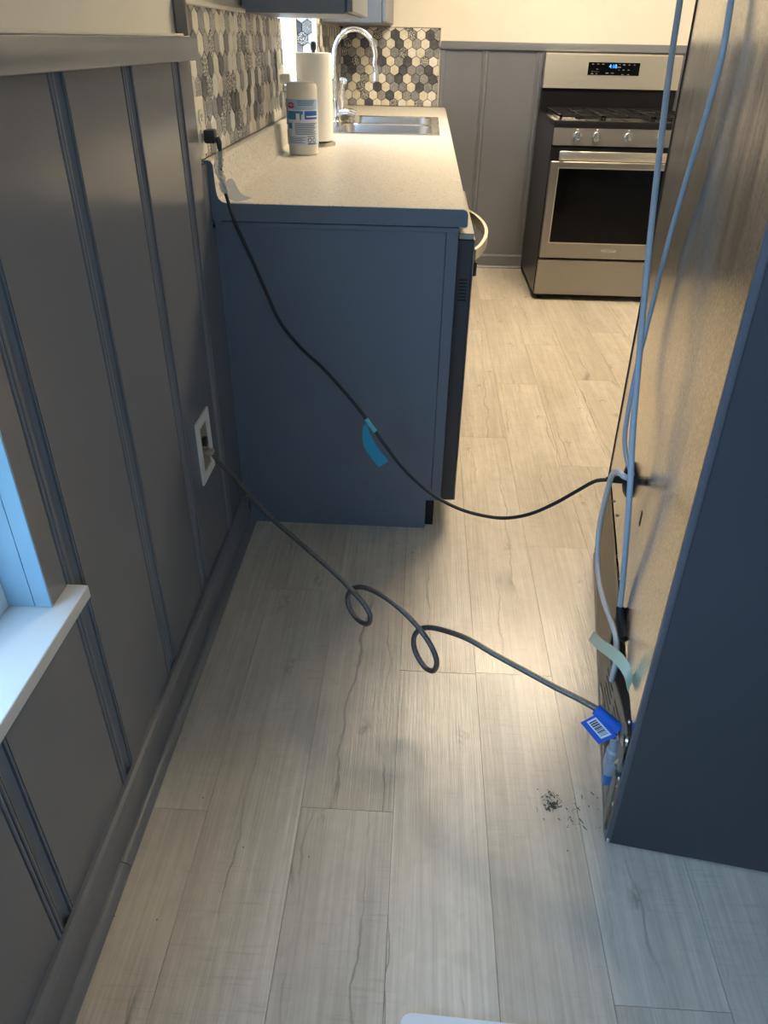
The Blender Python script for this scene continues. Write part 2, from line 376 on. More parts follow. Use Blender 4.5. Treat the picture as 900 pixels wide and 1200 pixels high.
def text_bm(s, size, fn, spacing=1.0):
    """flat lettering; fn maps (u right, v up) to a 3D point; returned as a bmesh"""
    c = bpy.data.curves.new('lettering', 'FONT'); c.body = s; c.size = size; c.align_x = 'CENTER'; c.align_y = 'CENTER'; c.space_character = spacing
    c.resolution_u = 3
    o = bpy.data.objects.new('lettering', c); COL.objects.link(o); bpy.context.view_layer.update()
    me = bpy.data.meshes.new_from_object(o.evaluated_get(bpy.context.evaluated_depsgraph_get()))
    bm = B(); bm.from_mesh(me); bpy.data.objects.remove(o); bpy.data.curves.remove(c); bpy.data.meshes.remove(me)
    for v in bm.verts: v.co = V(fn(v.co.x, v.co.y))
    return bm

# ================================================================== THE SETTING
YC = 1.842            # near end of the base cabinets
XW = -0.02            # wall surface behind the paneling and the tile
# ---- floor
fl = obj('floor', box(B(), -0.02, XR, YB0, YB1, -0.06, -0.0035), 'seam', origin=(0, 0, 0))
struct(fl, 'pale washed oak plank floor running from the dining end into the kitchen', 'floor')
PW, PL = 0.178, 1.22
joint = {0: 0.843, 1: 0.30, 2: 0.863, 3: 0.02, 4: 1.245, 5: 0.55, 6: 1.05}
k = 0; x = -0.038
while x < XR:
    j = joint.get(k, random.uniform(0, PL)); y = j
    while y > YB0: y -= PL
    while y < YB1:
        x0, x1, y0, y1 = max(x, 0)+0.0004, min(x+PW, XR)-0.0004, max(y, YB0)+0.0004, min(y+PL, YB1)-0.0004
        if x1-x0 > 0.01 and y1-y0 > 0.01:
            bm = box(B(), x0-x, x1-x, y0-y, y1-y, -0.0032, 0.0)
            o = obj('plank', bm, 'vinyl_plank', fl, local=True); o.location = (x, y, 0)
        y += PL
    x += PW; k += 1
# ---- walls
def wall_with_openings(u0, u1, z0, z1, ops, put):
    """split a wall rectangle around openings (u0,u1,z0,z1) sorted along u; put(u0,u1,z0,z1)"""
    u = u0
    for a, b, c, d in sorted(ops):
        if a > u: put(u, a, z0, z1)
        if c > z0: put(a, b, z0, c)
        if d < z1: put(a, b, d, z1)
        u = b
    if u < u1: put(u, u1, z0, z1)
bm = B(); wall_with_openings(YB0, YB1+0.12, 0, ZC, [(W1[0], W1[1], W1[2]-0.0225, W1[3]), (W2[0], W2[1], W2[2]-0.0125, W2[3])], lambda a, b, c, d: box(bm, -0.16, XW, a, b, c, d))
wl = struct(obj('wall_left', bm, 'cream', origin=(0, 0, 0)), 'cream wall with grey batten paneling and hexagon tile over the counter', 'wall')
bm = B(); box(bm, -0.16, XR+0.12, YB1, YB1+0.12, 0, ZC)
wb = struct(obj('wall_back', bm, 'cream', origin=(0, 0, 0)), 'cream wall behind the stove with grey wainscot below', 'wall')
bm = B(); box(bm, XR, XR+0.12, YB0, YB1, 0, ZC)
wr = struct(obj('wall_right', bm, 'cream', origin=(0, 0, 0)), 'cream wall on the refrigerator side of the kitchen', 'wall')
bm = B(); wall_with_openings(-0.16, XR+0.12, 0, ZC, [D1], lambda a, b, c, d: box(bm, a, b, YB0-0.14, YB0, c, d))
wf = struct(obj('wall_front', bm, 'cream', origin=(0, 0, 0)), 'cream wall with a window facing the kitchen', 'wall')
struct(obj('ceiling', box(B(), -0.16, XR+0.12, YB0-0.14, YB1+0.12, ZC, ZC+0.08), 'ceiling_white', origin=(0, 0, 0)), 'white ceiling over the kitchen', 'ceiling')
struct(obj('ground', box(B(), -25, 25, -25, 25, -0.5, -0.4), 'grass_ground', origin=(0, 0, 0)), 'grass ground outside the house', 'ground')

# ---- wainscot on the left wall
YWE = 1.783
RAIL0, RAIL1 = 1.205, 1.246
bstart = [0.822+0.275*i for i in range(-8, 4)]
BW = 0.052
def panel_left(y0, y1, z0, z1):
    obj('panel', box(B(), XW+0.001, 0.0, y0, y1, z0, z1), 'paint', wl)
bl_ = [b for b in bstart if b > YB0+0.05]
for a, b in zip([YB0+0.001]+[q+BW+0.0004 for q in bl_], [q-0.0004 for q in bl_]+[YWE]):
    if b <= W1[0] or a >= W1[1]: panel_left(a, b, 0, RAIL0)
    else:
        panel_left(a, b, 0, W1[2]-0.0225)
        if a < W1[0]: panel_left(a, W1[0], W1[2], RAIL0)
        if b > W1[1]: panel_left(W1[1], b, W1[2], RAIL0)
obj('panel', box(B(), XW+0.001, 0.0, YWE+0.001, 1.829, 0, 1.0), 'paint', wl)
obj('panel', box(B(), XW+0.001, 0.0, 1.8295, YC+0.03, 0, 0.857), 'paint', wl)
def batten_profile(w):
    # reeded moulding: two fine beads, then a wide shallow cove with a raised lip
    h = 0.0045
    pr = [(0, 0), (0.01*w, h*0.8), (0.04*w, h), (0.13*w, h), (0.15*w, 0.0006), (0.18*w, 0.0006), (0.20*w, h), (0.30*w, h), (0.32*w, 0.0004), (0.36*w, 0.0004), (0.39*w, h*1.1)]
    for i in range(1, 6):
        t = i/6; pr.append(((0.39+0.43*t)*w, h*1.1-0.0012*math.sin(math.pi*t)))
    pr += [(0.82*w, h*1.1), (0.84*w, 0.0008), (0.88*w, 0.0008), (0.90*w, h*1.1), (0.98*w, h), (w, 0)]
    return pr
def flute_profile(w):
    # fluted joint strip let in between the boards: two reeds, a shallow cove, a lip
    d = -0.0105
    pr = [(0, -0.018), (0, d), (0.04*w, d), (0.06*w, 0.0), (0.09*w, 0.0015), (0.14*w, 0.0015), (0.16*w, 0.0), (0.175*w, d), (0.215*w, d), (0.23*w, 0.0), (0.26*w, 0.0015), (0.31*w, 0.0015), (0.335*w, 0.0), (0.345*w, d), (0.39*w, d), (0.40*w, -0.0015)]
    for i in range(1, 8):
        t = i/8; pr.append(((0.40+0.42*t)*w, -0.0015-0.0055*math.sin(math.pi*t)))
    pr += [(0.82*w, -0.0015), (0.83*w, d), (0.875*w, d), (0.885*w, 0.0), (0.92*w, 0.0015), (0.97*w, 0.0), (1.0*w, -0.002), (w, -0.018)]
    return pr
def batten_mesh(z0, z1, w=BW):
    bm = B(); prism(bm, [(h, u, z0) for u, h in flute_profile(w)], (0, 0, z1-z0)); return bm
bfull = None
for b in bstart:
    if b < YB0+0.05: continue
    if b+BW > W1[0] and b < W1[1]:
        o = obj('batten', batten_mesh(0.0, W1[2]-0.023), 'paint_trim', wl, local=True, smooth=True); o.location = (0, b, 0)
    elif bfull is None:
        bfull = obj('batten', batten_mesh(0.0, RAIL0), 'paint_trim', wl, local=True, smooth=True); bfull.location = (0, b, 0)
    else: dup(bfull, wl, (0, b, 0))
obj('chair_rail', box(B(), XW+0.001, 0.024, YB0+0.001, YWE-0.012, RAIL0, RAIL1, 0.004, 2), 'paint_trim', wl, smooth=True)
obj('caulk_line', box(B(), XW, 0.002, YB0+0.001, YWE-0.03, RAIL1, RAIL1+0.005, 0.001), 'pale_strip', wl)
# tile edge strips
obj('edge_strip', box(B(), XW+0.001, 0.006, YWE-0.015, YWE+0.002, RAIL1+0.001, 1.312, 0.003), 'edge_strip', wl)
obj('edge_strip', box(B(), XW+0.001, 0.003, YWE-0.001, 2.365, 1.302, 1.311, 0.002), 'pale_strip', wl)
obj('edge_strip', box(B(), -0.019, -0.002, YWE+0.0005, YWE+0.004, 1.01, RAIL0, 0.0005), 'pale_strip', wl)
# baseboards
def base_prof(h=0.092, t=0.017): return [(0, 0), (t, 0), (t, h-0.012), (t-0.004, h-0.004), (t-0.010, h), (0, h)]
def shoe_prof(t0=0.017, r=0.018): return [(t0, 0)]+[(t0+r*math.cos(a), r*math.sin(a)) for a in [i*math.pi/12 for i in range(7)]]
bb = obj('baseboard_left', prism(B(), [(u, YB0+0.001, h) for u, h in base_prof()], (0, YC-YB0-0.004, 0)), 'paint_trim', origin=(0, 0, 0))
struct(bb, 'grey painted baseboard below the batten paneling', 'baseboard')
yj = on_axis(151, 1012, 0, 0.03).y
for a, b in ((YB0+0.001, 0.72), (0.7215, YC-0.003)):
    obj('shoe_molding', prism(B(), [(u, a, h) for u, h in shoe_prof()], (0, b-a, 0)), 'paint_trim', bb)
# back wall wainscot
XB0, XB1 = 0.565, XR
edgesx = [XB0+0.03, 0.825, 1.134, 1.445, 1.755, 2.065, 2.375, XB1-0.002]
for a, b in zip(edgesx, edgesx[1:]):
    obj('panel', box(B(), a+0.0005, b-0.0005, YB1-0.012, YB1-0.0005, 0, RAIL0+0.002), 'paint', wb)
bx0 = None
for xc in edgesx[1:-1]:
    if bx0 is None:
        bm = B(); w = 0.038; prism(bm, [(u, -h, 0.08) for u, h in batten_profile(w)], (0, 0, RAIL0-0.08))
        bx0 = obj('batten', bm, 'paint_trim', wb, local=True, smooth=True); bx0.location = (xc-0.019, YB1-0.012, 0)
    else: dup(bx0, wb, (xc-0.019, YB1-0.012, 0))
obj('chair_rail', box(B(), XB0+0.001, XB1-0.002, YB1-0.03, YB1-0.0005, RAIL0+0.002, RAIL1, 0.004, 2), 'paint_trim', wb, smooth=True)
obj('edge_strip', box(B(), XB0+0.0005, XB0+0.03, YB1-0.018, YB1-0.0005, 0, RAIL0+0.001, 0.003), 'paint_trim', wb)
bk = obj('baseboard_back', prism(B(), [(0.62, YB1-0.0125-u, h) for u, h in base_prof(0.085, 0.014)], (XB1-0.622, 0, 0)), 'paint_trim', origin=(0, 0, 0))
struct(bk, 'grey baseboard along the wall behind the stove', 'baseboard')
obj('shoe_molding', prism(B(), [(0.62, YB1-0.0125-u, h) for u, h in shoe_prof(0.014, 0.014)], (XB1-0.622, 0, 0)), 'paint_trim', bk)

# ---- hexagon tile
HP = 0.0495; HR = HP/math.sqrt(3); RP = HR*1.5
def hexpoly(cx, cy, g=0.0026):
    r = HR-g/math.sqrt(3)*1.0
    return [(cx+r*math.sin(math.pi/3*i), cy+r*math.cos(math.pi/3*i)) for i in range(6)]
def clip(poly, x0, x1, y0, y1):
    for ax, val, sgn in ((0, x0, 1), (0, x1, -1), (1, y0, 1), (1, y1, -1)):
        out = []
        for i in range(len(poly)):
            a, b = poly[i], poly[(i+1) % len(poly)]
            ia, ib = (a[ax]-val)*sgn >= -1e-9, (b[ax]-val)*sgn >= -1e-9
            if ia: out.append(a)
            if ia != ib:
                t = (val-a[ax])/(b[ax]-a[ax]); out.append((a[0]+(b[0]-a[0])*t, a[1]+(b[1]-a[1])*t))
        poly = out
        if len(poly) < 3: return []
    return poly
def area(p): return abs(sum(p[i][0]*p[(i+1) % len(p)][1]-p[(i+1) % len(p)][0]*p[i][1] for i in range(len(p))))/2
TM = ['tile_cream']*32+['tile_white']*14+['tile_pattern']*18+['tile_pattern_fine']*13+['tile_charcoal']*14+['tile_gray']*12
def tile_bm(bm, poly, to3, depth):
    n = len(poly); cx = sum(p[0] for p in poly)/n; cy = sum(p[1] for p in poly)/n
    a = [bm.verts.new(to3(u, v, 0)) for u, v in poly]
    b = [bm.verts.new(to3(u, v, depth*0.7)) for u, v in poly]
    c = [bm.verts.new(to3(cx+(u-cx)*0.95, cy+(v-cy)*0.95, depth)) for u, v in poly]
    for i in range(n):
        j = (i+1) % n; bm.faces.new((a[i], a[j], b[j], b[i])); bm.faces.new((b[i], b[j], c[j], c[i]))
    bm.faces.new(c); return bm
def tile_field(parent, u0, u1, v0, v1, to3, depth, holes=(), limit=10**9, key=None, phase=0.0):
    full = area(hexpoly(0, 0)); lst = []
    r = 0
    v = v0+HR*0.35
    while v-HR < v1:
        u = u0+phase+(HP/2 if r % 2 else 0)-HP
        while u-HP < u1:
            rects = [(u0, u1, v0, v1)]
            p = clip(hexpoly(u, v), u0, u1, v0, v1)
            ok = len(p) >= 3 and area(p) > full*0.06
            for h in holes:
                if h[0] < u < h[1] and h[2] < v < h[3]: ok = False
                elif ok and h[0] < u+HP/2 and u-HP/2 < h[1] and h[2] < v+HR and v-HR < h[3]:
                    # trim against the nearest hole side
                    if u <= h[0]: p = clip(p, u0, h[0], v0, v1)
                    elif u >= h[1]: p = clip(p, h[1], u1, v0, v1)
                    elif v <= h[2]: p = clip(p, u0, u1, v0, h[2])
                    else: p = clip(p, u0, u1, h[3], v1)
                    ok = len(p) >= 3 and area(p) > full*0.06
            if ok: lst.append((u, v, p, abs(area(p)-full) < full*0.001))
            u += HP
        v += RP; r += 1
    if key: lst.sort(key=key)
    share = {}; stuff = {}; recent = []
    for i, (u, v, p, whole) in enumerate(lst):
        mt = random.choice(TM)
        for _ in range(3):
            if mt in recent: mt = random.choice(TM)
        recent = recent[-1:]+[mt]
        if i >= limit:
            stuff.setdefault(mt, B()); tile_bm(stuff[mt], p, to3, depth); continue
        base = V(to3(u, v, 0))
        if whole and mt in share: dup(share[mt], parent, base); continue
        o = obj('tile', tile_bm(B(), p, lambda a, b, d: V(to3(a, b, d))-base, depth), mt, parent, local=True); o.location = base
        if whole: share[mt] = o
    return stuff
# left wall: u = y, v = z ; grout backing then tiles
TX = -0.0125
bm = B(); wall_with_openings(YWE+0.004, YB1-0.001, 1.008, 1.302, [(W2[0], W2[1], W2[2], 1.302)], lambda a, b, c, d: box(bm, XW+0.0005, TX, a, b, c, d))
obj('grout', bm, 'grout', wl)
st = tile_field(wl, YWE+0.005, YB1-0.012, 1.0085, 1.302, lambda u, v, d: (TX+d, u, v), 0.0042, holes=[(W2[0]-0.001, W2[1]+0.001, W2[2]-0.001, 1.4)], limit=300, key=lambda t: t[0])
allst = B(); mats = list(st)
for mi, mt in enumerate(mats):
    tmp = bpy.data.meshes.new('t'); st[mt].to_mesh(tmp); st[mt].free(); n0 = len(allst.faces); allst.from_mesh(tmp); allst.faces.ensure_lookup_table()
    for f in allst.faces[n0:]: f.material_index = mi
    bpy.data.meshes.remove(tmp)
if mats:
    o = obj('tile_field', allst, mats[0], wl); o['kind'] = 'stuff'
    for mt in mats[1:]: o.data.materials.append(MATS[mt])
# back wall: u = x, v = z
TXE = 0.560
obj('grout', box(B(), XW+0.0005, TXE, YB1-0.0075, YB1-0.0005, 0.917, 1.306), 'grout', wb)
tile_field(wb, -0.006, TXE-0.001, 0.918, 1.304, lambda u, v, d: (u, YB1-0.0075-d, v), 0.0042, phase=0.012)
obj('edge_strip', box(B(), TXE, TXE+0.0045, YB1-0.014, YB1-0.0005, 0.917, 1.310, 0.001), 'pale_strip', wb)
obj('edge_strip', box(B(), 0.30, TXE, YB1-0.014, YB1-0.0005, 1.3062, 1.3105, 0.001), 'pale_strip', wb)

# ---- window by the camera
def sash_window(name, w, label, xg, xin, sill=True):
    y0, y1, z0, z1 = w
    t = bpy.data.objects.new(name, None); COL.objects.link(t); t.location = (xg, (y0+y1)/2, z0); struct(t, label, 'window')
    fr = B(); f = 0.045
    for a, b, c, d in ((y0, y1, z0, z0+f), (y0, y1, z1-f, z1), (y0, y0+f, z0+f, z1-f), (y1-f, y1, z0+f, z1-f), (y0+f, y1-f, (z0+z1)/2-0.02, (z0+z1)/2+0.02)):
        box(fr, xg-0.03, xg+0.02, a, b, c, d)
    for a, b, c, d in ((y0, y1, z0, z0+0.018), (y1-0.015, y1, z0+0.018, z1)):
        box(fr, xg+0.02, xg+0.032, a, b, c, d)
    obj('window_frame', fr, 'white_paint', t)
    obj('pane', box(B(), xg-0.006, xg-0.002, y0+f, y1-f, z0+f, (z0+z1)/2-0.02), 'window_glass', t)
    obj('pane', box(B(), xg-0.016, xg-0.012, y0+f, y1-f, (z0+z1)/2+0.02, z1-f), 'window_glass', t)
    return t
w1 = sash_window('window_1', W1, 'white window with a deep sill in the batten paneling', -0.095, 0)
y0, y1, z0, z1 = W1
for a, b in ((y1-0.004, y1-0.0005), (y0+0.0005, y0+0.004)):
    obj('jamb_liner', box(B(), -0.07, -0.024, a, b, z0+0.001, z1), 'jamb_paint', w1)
    obj('jamb_liner', box(B(), -0.0232, 0.0012, a-(0.0 if a > 0 else 0), b, z0+0.001, z1, 0.0006), 'jamb_paint', w1)
obj('window_sill', box(B(), -0.075, 0.031, y0-0.05, y1+0.0515, z0-0.022, z0, 0.002, 2), 'sill_paint', w1)
w2 = sash_window('window_2', W2, 'white window over the sink with tiled reveal', -0.125, 0)
obj('reveal_strip', box(B(), -0.024, -0.004, W2[1]-0.006, W2[1]-0.0005, W2[2], W2[3], 0.001), 'white_paint', w2)
obj('window_sill', box(B(), -0.095, -0.004, W2[0]+0.001, W2[1]-0.001, W2[2]-0.012, W2[2]+0.004, 0.002), 'white_paint', w2)
obj('grout', box(B(), -0.094, -0.025, W2[1]-0.003, W2[1]-0.0005, W2[2]+0.005, W2[3]-0.001), 'grout', w2)
tile_field(w2, -0.093, -0.025, W2[2]+0.006, 1.45, lambda u, v, d: V((u, W2[1]-0.003-d, v))-w2.location, 0.004)

# ---- window behind the camera
d1 = bpy.data.objects.new('window_3', None); COL.objects.link(d1); d1.location = ((D1[0]+D1[1])/2, YB0-0.07, D1[2]); struct(d1, 'white framed double window facing the kitchen', 'window')
for k, (a, b, yy) in enumerate(((D1[0], (D1[0]+D1[1])/2, YB0-0.07), ((D1[0]+D1[1])/2, D1[1], YB0-0.07))):
    bm = B(); f = 0.045
    for u0, u1, v0, v1 in ((a, b, D1[2], D1[2]+f), (a, b, D1[3]-f, D1[3]), (a, a+f, D1[2]+f, D1[3]-f), (b-f, b, D1[2]+f, D1[3]-f)): box(bm, u0, u1, yy-0.02, yy+0.02, v0, v1)
    obj('window_frame', bm, 'white_paint', d1)
    obj('pane', box(B(), a+f, b-f, yy-0.003, yy+0.003, D1[2]+f, D1[3]-f), 'window_glass', d1)

# ================================================================== BASE CABINETS, COUNTER
def base_cabinet(name, label, y0, y1, doors, near_end=False, drawer=True):
    t = thing(name, label, 'cabinet', (0.30, (y0+y1)/2, 0))
    bm = B()
    for a in ((0.0205, 0.575, y0+0.001, y0+0.019, 0.1, 0.873), (0.0205, 0.575, y1-0.019, y1-0.001, 0.1, 0.873), (0.0205, 0.575, y0+0.019, y1-0.019, 0.1, 0.118), (0.0205, 0.03, y0+0.019, y1-0.019, 0.118, 0.873), (0.557, 0.575, y0+0.019, y1-0.019, 0.118, 0.873)): box(bm, *a)
    obj('body', bm, 'cabinet_paint', t)
    obj('toe_kick', box(B(), 0.0205, 0.545, y0+0.001, y1-0.001, 0.0, 0.0995), 'black_matte', t)
    n = doors; w = (y1-y0)/n
    for i in range(n):
        a, b = y0+i*w+0.012, y0+(i+1)*w-0.012
        d = obj('door', box(B(), 0.5755, 0.594, a, b, 0.125, 0.69, 0.003), 'cabinet_paint', t)
        obj('knob', lathe(B(), [(0.005, 0.0), (0.005, 0.012), (0.014, 0.016), (0.015, 0.022), (0.008, 0.027)], (0.5942, b-0.04 if i % 2 == 0 else a+0.04, 0.62), 'X', 16), 'nickel', d, smooth=True)
        d = obj('drawer_front', box(B(), 0.5755, 0.594, a, b, 0.72, 0.85, 0.003), 'cabinet_paint', t)
    return t
# end panel beside the dishwasher, facing the dining end
ep = thing('end_panel', 'blue-grey painted end panel of the counter run beside the baseboard', 'cabinet', (0.30, YC+0.01, 0))
XP = 0.592
prof = [(0.0185, 0), (0.549, 0), (0.549, 0.1), (XP-0.03, 0.1), (XP-0.03, 0.872), (0.0185, 0.872)]
obj('panel', prism(B(), [(x_, YC, z_) for x_, z_ in prof], (0, 0.019, 0)), 'cabinet_paint', ep)
obj('stile', box(B(), XP-0.029, XP, YC+0.0003, YC+0.0193, 0.0995, 0.872, 0.001), 'cabinet_paint', ep)
# brace inside the toe notch
obj('brace', box(B(), 0.30, 0.574, YC+0.0195, YC+0.028, 0.001, 0.097), 'black_matte', ep)
for xx, zz in ((XP-0.008, 0.866), (XP-0.006, 0.856)):
    obj('nail_hole', lathe(B(), [(0.0012, 0), (0.0012, 0.0006)], (xx, YC-0.0004, zz), 'Y', 8), 'black_matte', ep)
obj('corner_trim', box(B(), 0.0006, 0.018, YC+0.001, YC+0.0195, 0.093, 0.875), 'cabinet_paint', ep)

# dishwasher
DY0, DY1 = 1.872, 2.47
dw = thing('dishwasher', 'stainless dishwasher with curved handle and dark door edge beside the end panel', 'dishwasher', (0.33, (DY0+DY1)/2, 0))
obj('tub', box(B(), 0.06, 0.575, DY0+0.004, DY1-0.004, 0.1, 0.868), 'dishwasher_dark', dw)
obj('toe_kick', box(B(), 0.06, 0.55, DY0+0.004, DY1-0.004, 0.012, 0.0995), 'black_matte', dw)
for yy in (DY0+0.05, DY1-0.05):
    obj('leg', lathe(B(), [(0.015, 0), (0.015, 0.012)], (0.5, yy, 0), seg=12), 'black_plastic', dw)
dd = obj('door', box(B(), 0.586, 0.632, DY0, DY1, 0.085, 0.838, 0.002), 'dishwasher_dark', dw)
obj('front_skin', box(B(), 0.6325, 0.636, DY0+0.0005, DY1-0.0005, 0.085, 0.838, 0.001), 'steel', dd)
obj('control_strip', box(B(), 0.595, 0.632, DY0+0.0005, DY1-0.0005, 0.8385, 0.853, 0.001), 'steel', dd)
for i in range(7):
    obj('vent_slot', box(B(), 0.603, 0.623, DY0-0.0006, DY0+0.001, 0.688+i*0.0085, 0.692+i*0.0085), 'black_matte', dd)
hp = []
for i in range(13):
    t = i/12; hp.append((0.637+0.046*math.sin(math.pi*t)**0.8, DY0+0.035+(DY1-DY0-0.07)*t, 0.795))
hb = B(); ribbon(hb, hp, [(0, 0, 0.013)]*13, 0.009); obj('door_handle', hb, 'steel_bright', dd, smooth=True)
obj('handle_mount', box(B(), 0.6365, 0.646, DY0+0.02, DY0+0.045, 0.745, 0.78, 0.002), 'black_plastic', dd)

base_cabinet('base_cabinet', 'grey base cabinet between dishwasher and sink cabinet', 2.472, 3.36, 2)
base_cabinet('base_cabinet', 'grey two-door base cabinet under the double sink', 3.362, 4.25, 2)
base_cabinet('base_cabinet', 'grey base cabinet in the corner between sink and stove wall', 4.252, 4.935, 1)

# worktop with coved upstand and sink cut-out
XT = 0.612; YT0, YT1 = 1.832, YB1-0.0135
SKX0, SKX1, SKY0, SKY1 = 0.040, 0.560, 3.385, 4.235
wt = thing('worktop', 'speckled cream laminate worktop with coved upstand and blue painted end', 'worktop', (0.3, 3.39, 0.875))
def top_profile():
    pr = [(XT-0.012, 0.873)]
    for i in range(7):
        a = -math.pi/2+math.pi*i/6*1.0; pr.append((XT-0.012+0.012*math.cos(a) if False else XT-0.014+0.014*max(0, math.cos(a)), 0.894+0.021*math.sin(a)))
    return pr
nose = [(XT-0.02, 0.873), (XT-0.004, 0.873), (XT, 0.877), (XT, 0.902), (XT-0.003, 0.910), (XT-0.011, 0.915), (XT-0.02, 0.915)]
cove = [(-0.0075, 0.875), (0.045, 0.875), (0.045, 0.915), (0.036, 0.9153), (0.026, 0.918), (0.019, 0.924), (0.0155, 0.933), (0.014, 0.945), (0.0125, 0.998), (0.009, 1.0045), (0.002, 1.007), (-0.0075, 1.007)]
bm = B()
prism(bm, [(a, YT0+0.001, b) for a, b in nose], (0, YT1-YT0-0.001, 0))
coveL = [(min(a, 0.0395), b) for a, b in cove]
prism(bm, [(a, YT0+0.001, b) for a, b in coveL], (0, YT1-YT0-0.001, 0))
for a, b, c, d in ((0.0395, XT-0.02, YT0+0.001, SKY0+0.012), (0.0395, XT-0.02, SKY1-0.012, YT1), (SKX1-0.012, XT-0.02, SKY0+0.012, SKY1-0.012), (0.0395, SKX0+0.012, SKY0+0.012, SKY1-0.012)):
    box(bm, a, b, c, d, 0.875, 0.915)
obj('laminate_top', bm, 'laminate', wt)
endp = [(-0.0125, 0.858), (XT-0.018, 0.858), (XT-0.018, 0.873), (XT, 0.873), (XT, 0.902), (XT-0.004, 0.911), (XT-0.012, 0.914)] + [(a, b-0.001) for a, b in cove[2:]]
endp = [(-0.0125, 0.8755), (XT-0.004, 0.8755), (XT-0.001, 0.878), (XT-0.001, 0.902), (XT-0.004, 0.910), (XT-0.012, 0.914)] + [(a, b-0.001) for a, b in cove[2:]]
obj('end_cap', prism(B(), [(a, YT0-0.001, b) for a, b in endp], (0, 0.0018, 0)), 'cabinet_paint', wt)
obj('end_strip', box(B(), 0.019, XT-0.018, YT0+0.002, YC-0.0005, 0.862, 0.8725, 0.001), 'cabinet_paint', wt)

# sink
sk = thing('kitchen_sink', 'stainless double bowl drop-in sink at the far end of the worktop', 'sink', (0.30, 3.81, 0.915))
def rrect(x0, x1, y0, y1, r, n=5):
    out = []
    for cx, cy, a0 in ((x1-r, y1-r, 0), (x0+r, y1-r, 90), (x0+r, y0+r, 180), (x1-r, y0+r, 270)):
        for i in range(n+1):
            a = math.radians(a0+90*i/n); out.append((cx+r*math.cos(a), cy+r*math.sin(a)))
    return out
bowls = ((0.125, 0.525, 3.415, 3.795), (0.125, 0.525, 3.825, 4.205))
bm = B(); z = 0.9185
def fill(x0, x1, y0, y1): box(bm, x0, x1, y0, y1, 0.9155, z)
fill(SKX0, 0.125, SKY0, SKY1); fill(0.525, SKX1, SKY0, SKY1); fill(0.125, 0.525, SKY0, 3.415); fill(0.125, 0.525, 3.795, 3.825); fill(0.125, 0.525, 4.205, SKY1)
obj('rim', bm, 'sink_steel', sk)
for (x0, x1, y0, y1) in bowls:
    bm = B(); rings = []
    for ins, zz, r in ((-0.004, z+0.0004, 0.05), (0.0, z+0.0012, 0.05), (0.004, z-0.003, 0.05), (0.010, 0.85, 0.055), (0.016, 0.765, 0.055), (0.03, 0.748, 0.05), (0.06, 0.744, 0.04), (0.15, 0.742, 0.02)):
        rings.append([bm.verts.new((a, b, zz)) for a, b in rrect(x0+ins, x1-ins, y0+ins, y1-ins, r)])
    for a, b in zip(rings, rings[1:]):
        for i in range(len(a)): bm.faces.new((a[i], a[(i+1) % len(a)], b[(i+1) % len(a)], b[i]))
    bm.faces.new(rings[-1])
    # square corner fillers of the deck, so no gap opens at the rounded corners
    for cx, cy in ((x0, y0), (x1, y0), (x0, y1), (x1, y1)):
        sx = 1 if cx == x0 else -1; sy = 1 if cy == y0 else -1
        arc = [(cx+sx*(0.05-0.05*math.sin(t)), cy+sy*(0.05-0.05*math.cos(t))) for t in [i*math.pi/10 for i in range(6)]]
        prism(bm, [(cx, cy, 0.9155)]+[(a, b, 0.9155) for a, b in arc], (0, 0, z-0.9155))
    bo = obj('bowl', bm, 'sink_steel', sk, smooth=True)
    obj('drain', lathe(B(), [(0.042, 0), (0.042, 0.002), (0.03, 0.0025), (0.012, 0.001)], ((x0+x1)/2, (y0+y1)/2, 0.7425), seg=24), 'chrome', bo, smooth=True)

# faucet
FX, FY = 0.082, 3.81
fc = thing('kitchen_faucet', 'chrome gooseneck faucet with side lever on the sink deck', 'faucet', (FX, FY, z))
obj('base', lathe(B(), [(0.030, 0), (0.030, 0.006), (0.024, 0.012), (0.021, 0.03), (0.020, 0.085), (0.015, 0.10)], (FX, FY, z), seg=28), 'chrome', fc, smooth=True)
path = [(FX, FY, z+0.09), (FX-0.004, FY, z+0.17), (FX-0.004, FY, z+0.25)]
ax, az, ar = FX+0.088, z+0.262, 0.092
for i in range(1, 12):
    a = math.pi-math.radians(196)*i/11; path.append((ax+ar*math.cos(a), FY+0.02*i/11, az+ar*1.12*math.sin(a)))
path.append((path[-1][0]+0.006, FY+0.02, path[-1][2]-0.03))
obj('spout', tube(B(), spline(path, 6), 0.0105, 14), 'chrome', fc, smooth=True)
e = V(path[-1]); obj('spray_tip', lathe(B(), [(0.012, 0.0), (0.0135, -0.012), (0.015, -0.034), (0.012, -0.036)], e, seg=20), 'steel_bright', fc, smooth=True)
obj('lever', tube(B(), spline([(FX+0.015, FY-0.018, z+0.03), (FX+0.035, FY-0.02, z+0.07), (FX+0.03, FY-0.02, z+0.12), (FX+0.038, FY-0.02, z+0.16)], 6), lambda t: 0.011-0.003*math.sin(math.pi*t), 12), 'chrome', fc, smooth=True)
obj('handle', tube(B(), spline([(FX+0.02, FY-0.02, z+0.045), (FX+0.065, FY-0.025, z+0.048), (FX+0.095, FY-0.025, z+0.038)], 6), lambda t: 0.013+0.003*t, 12), 'chrome', fc, smooth=True)
obj('handle_ring', lathe(B(), [(0.010, -0.004), (0.017, -0.003), (0.017, 0.003), (0.010, 0.004)], (FX+0.038, FY-0.02, z+0.168), 'Y', 16), 'chrome', fc, smooth=True)

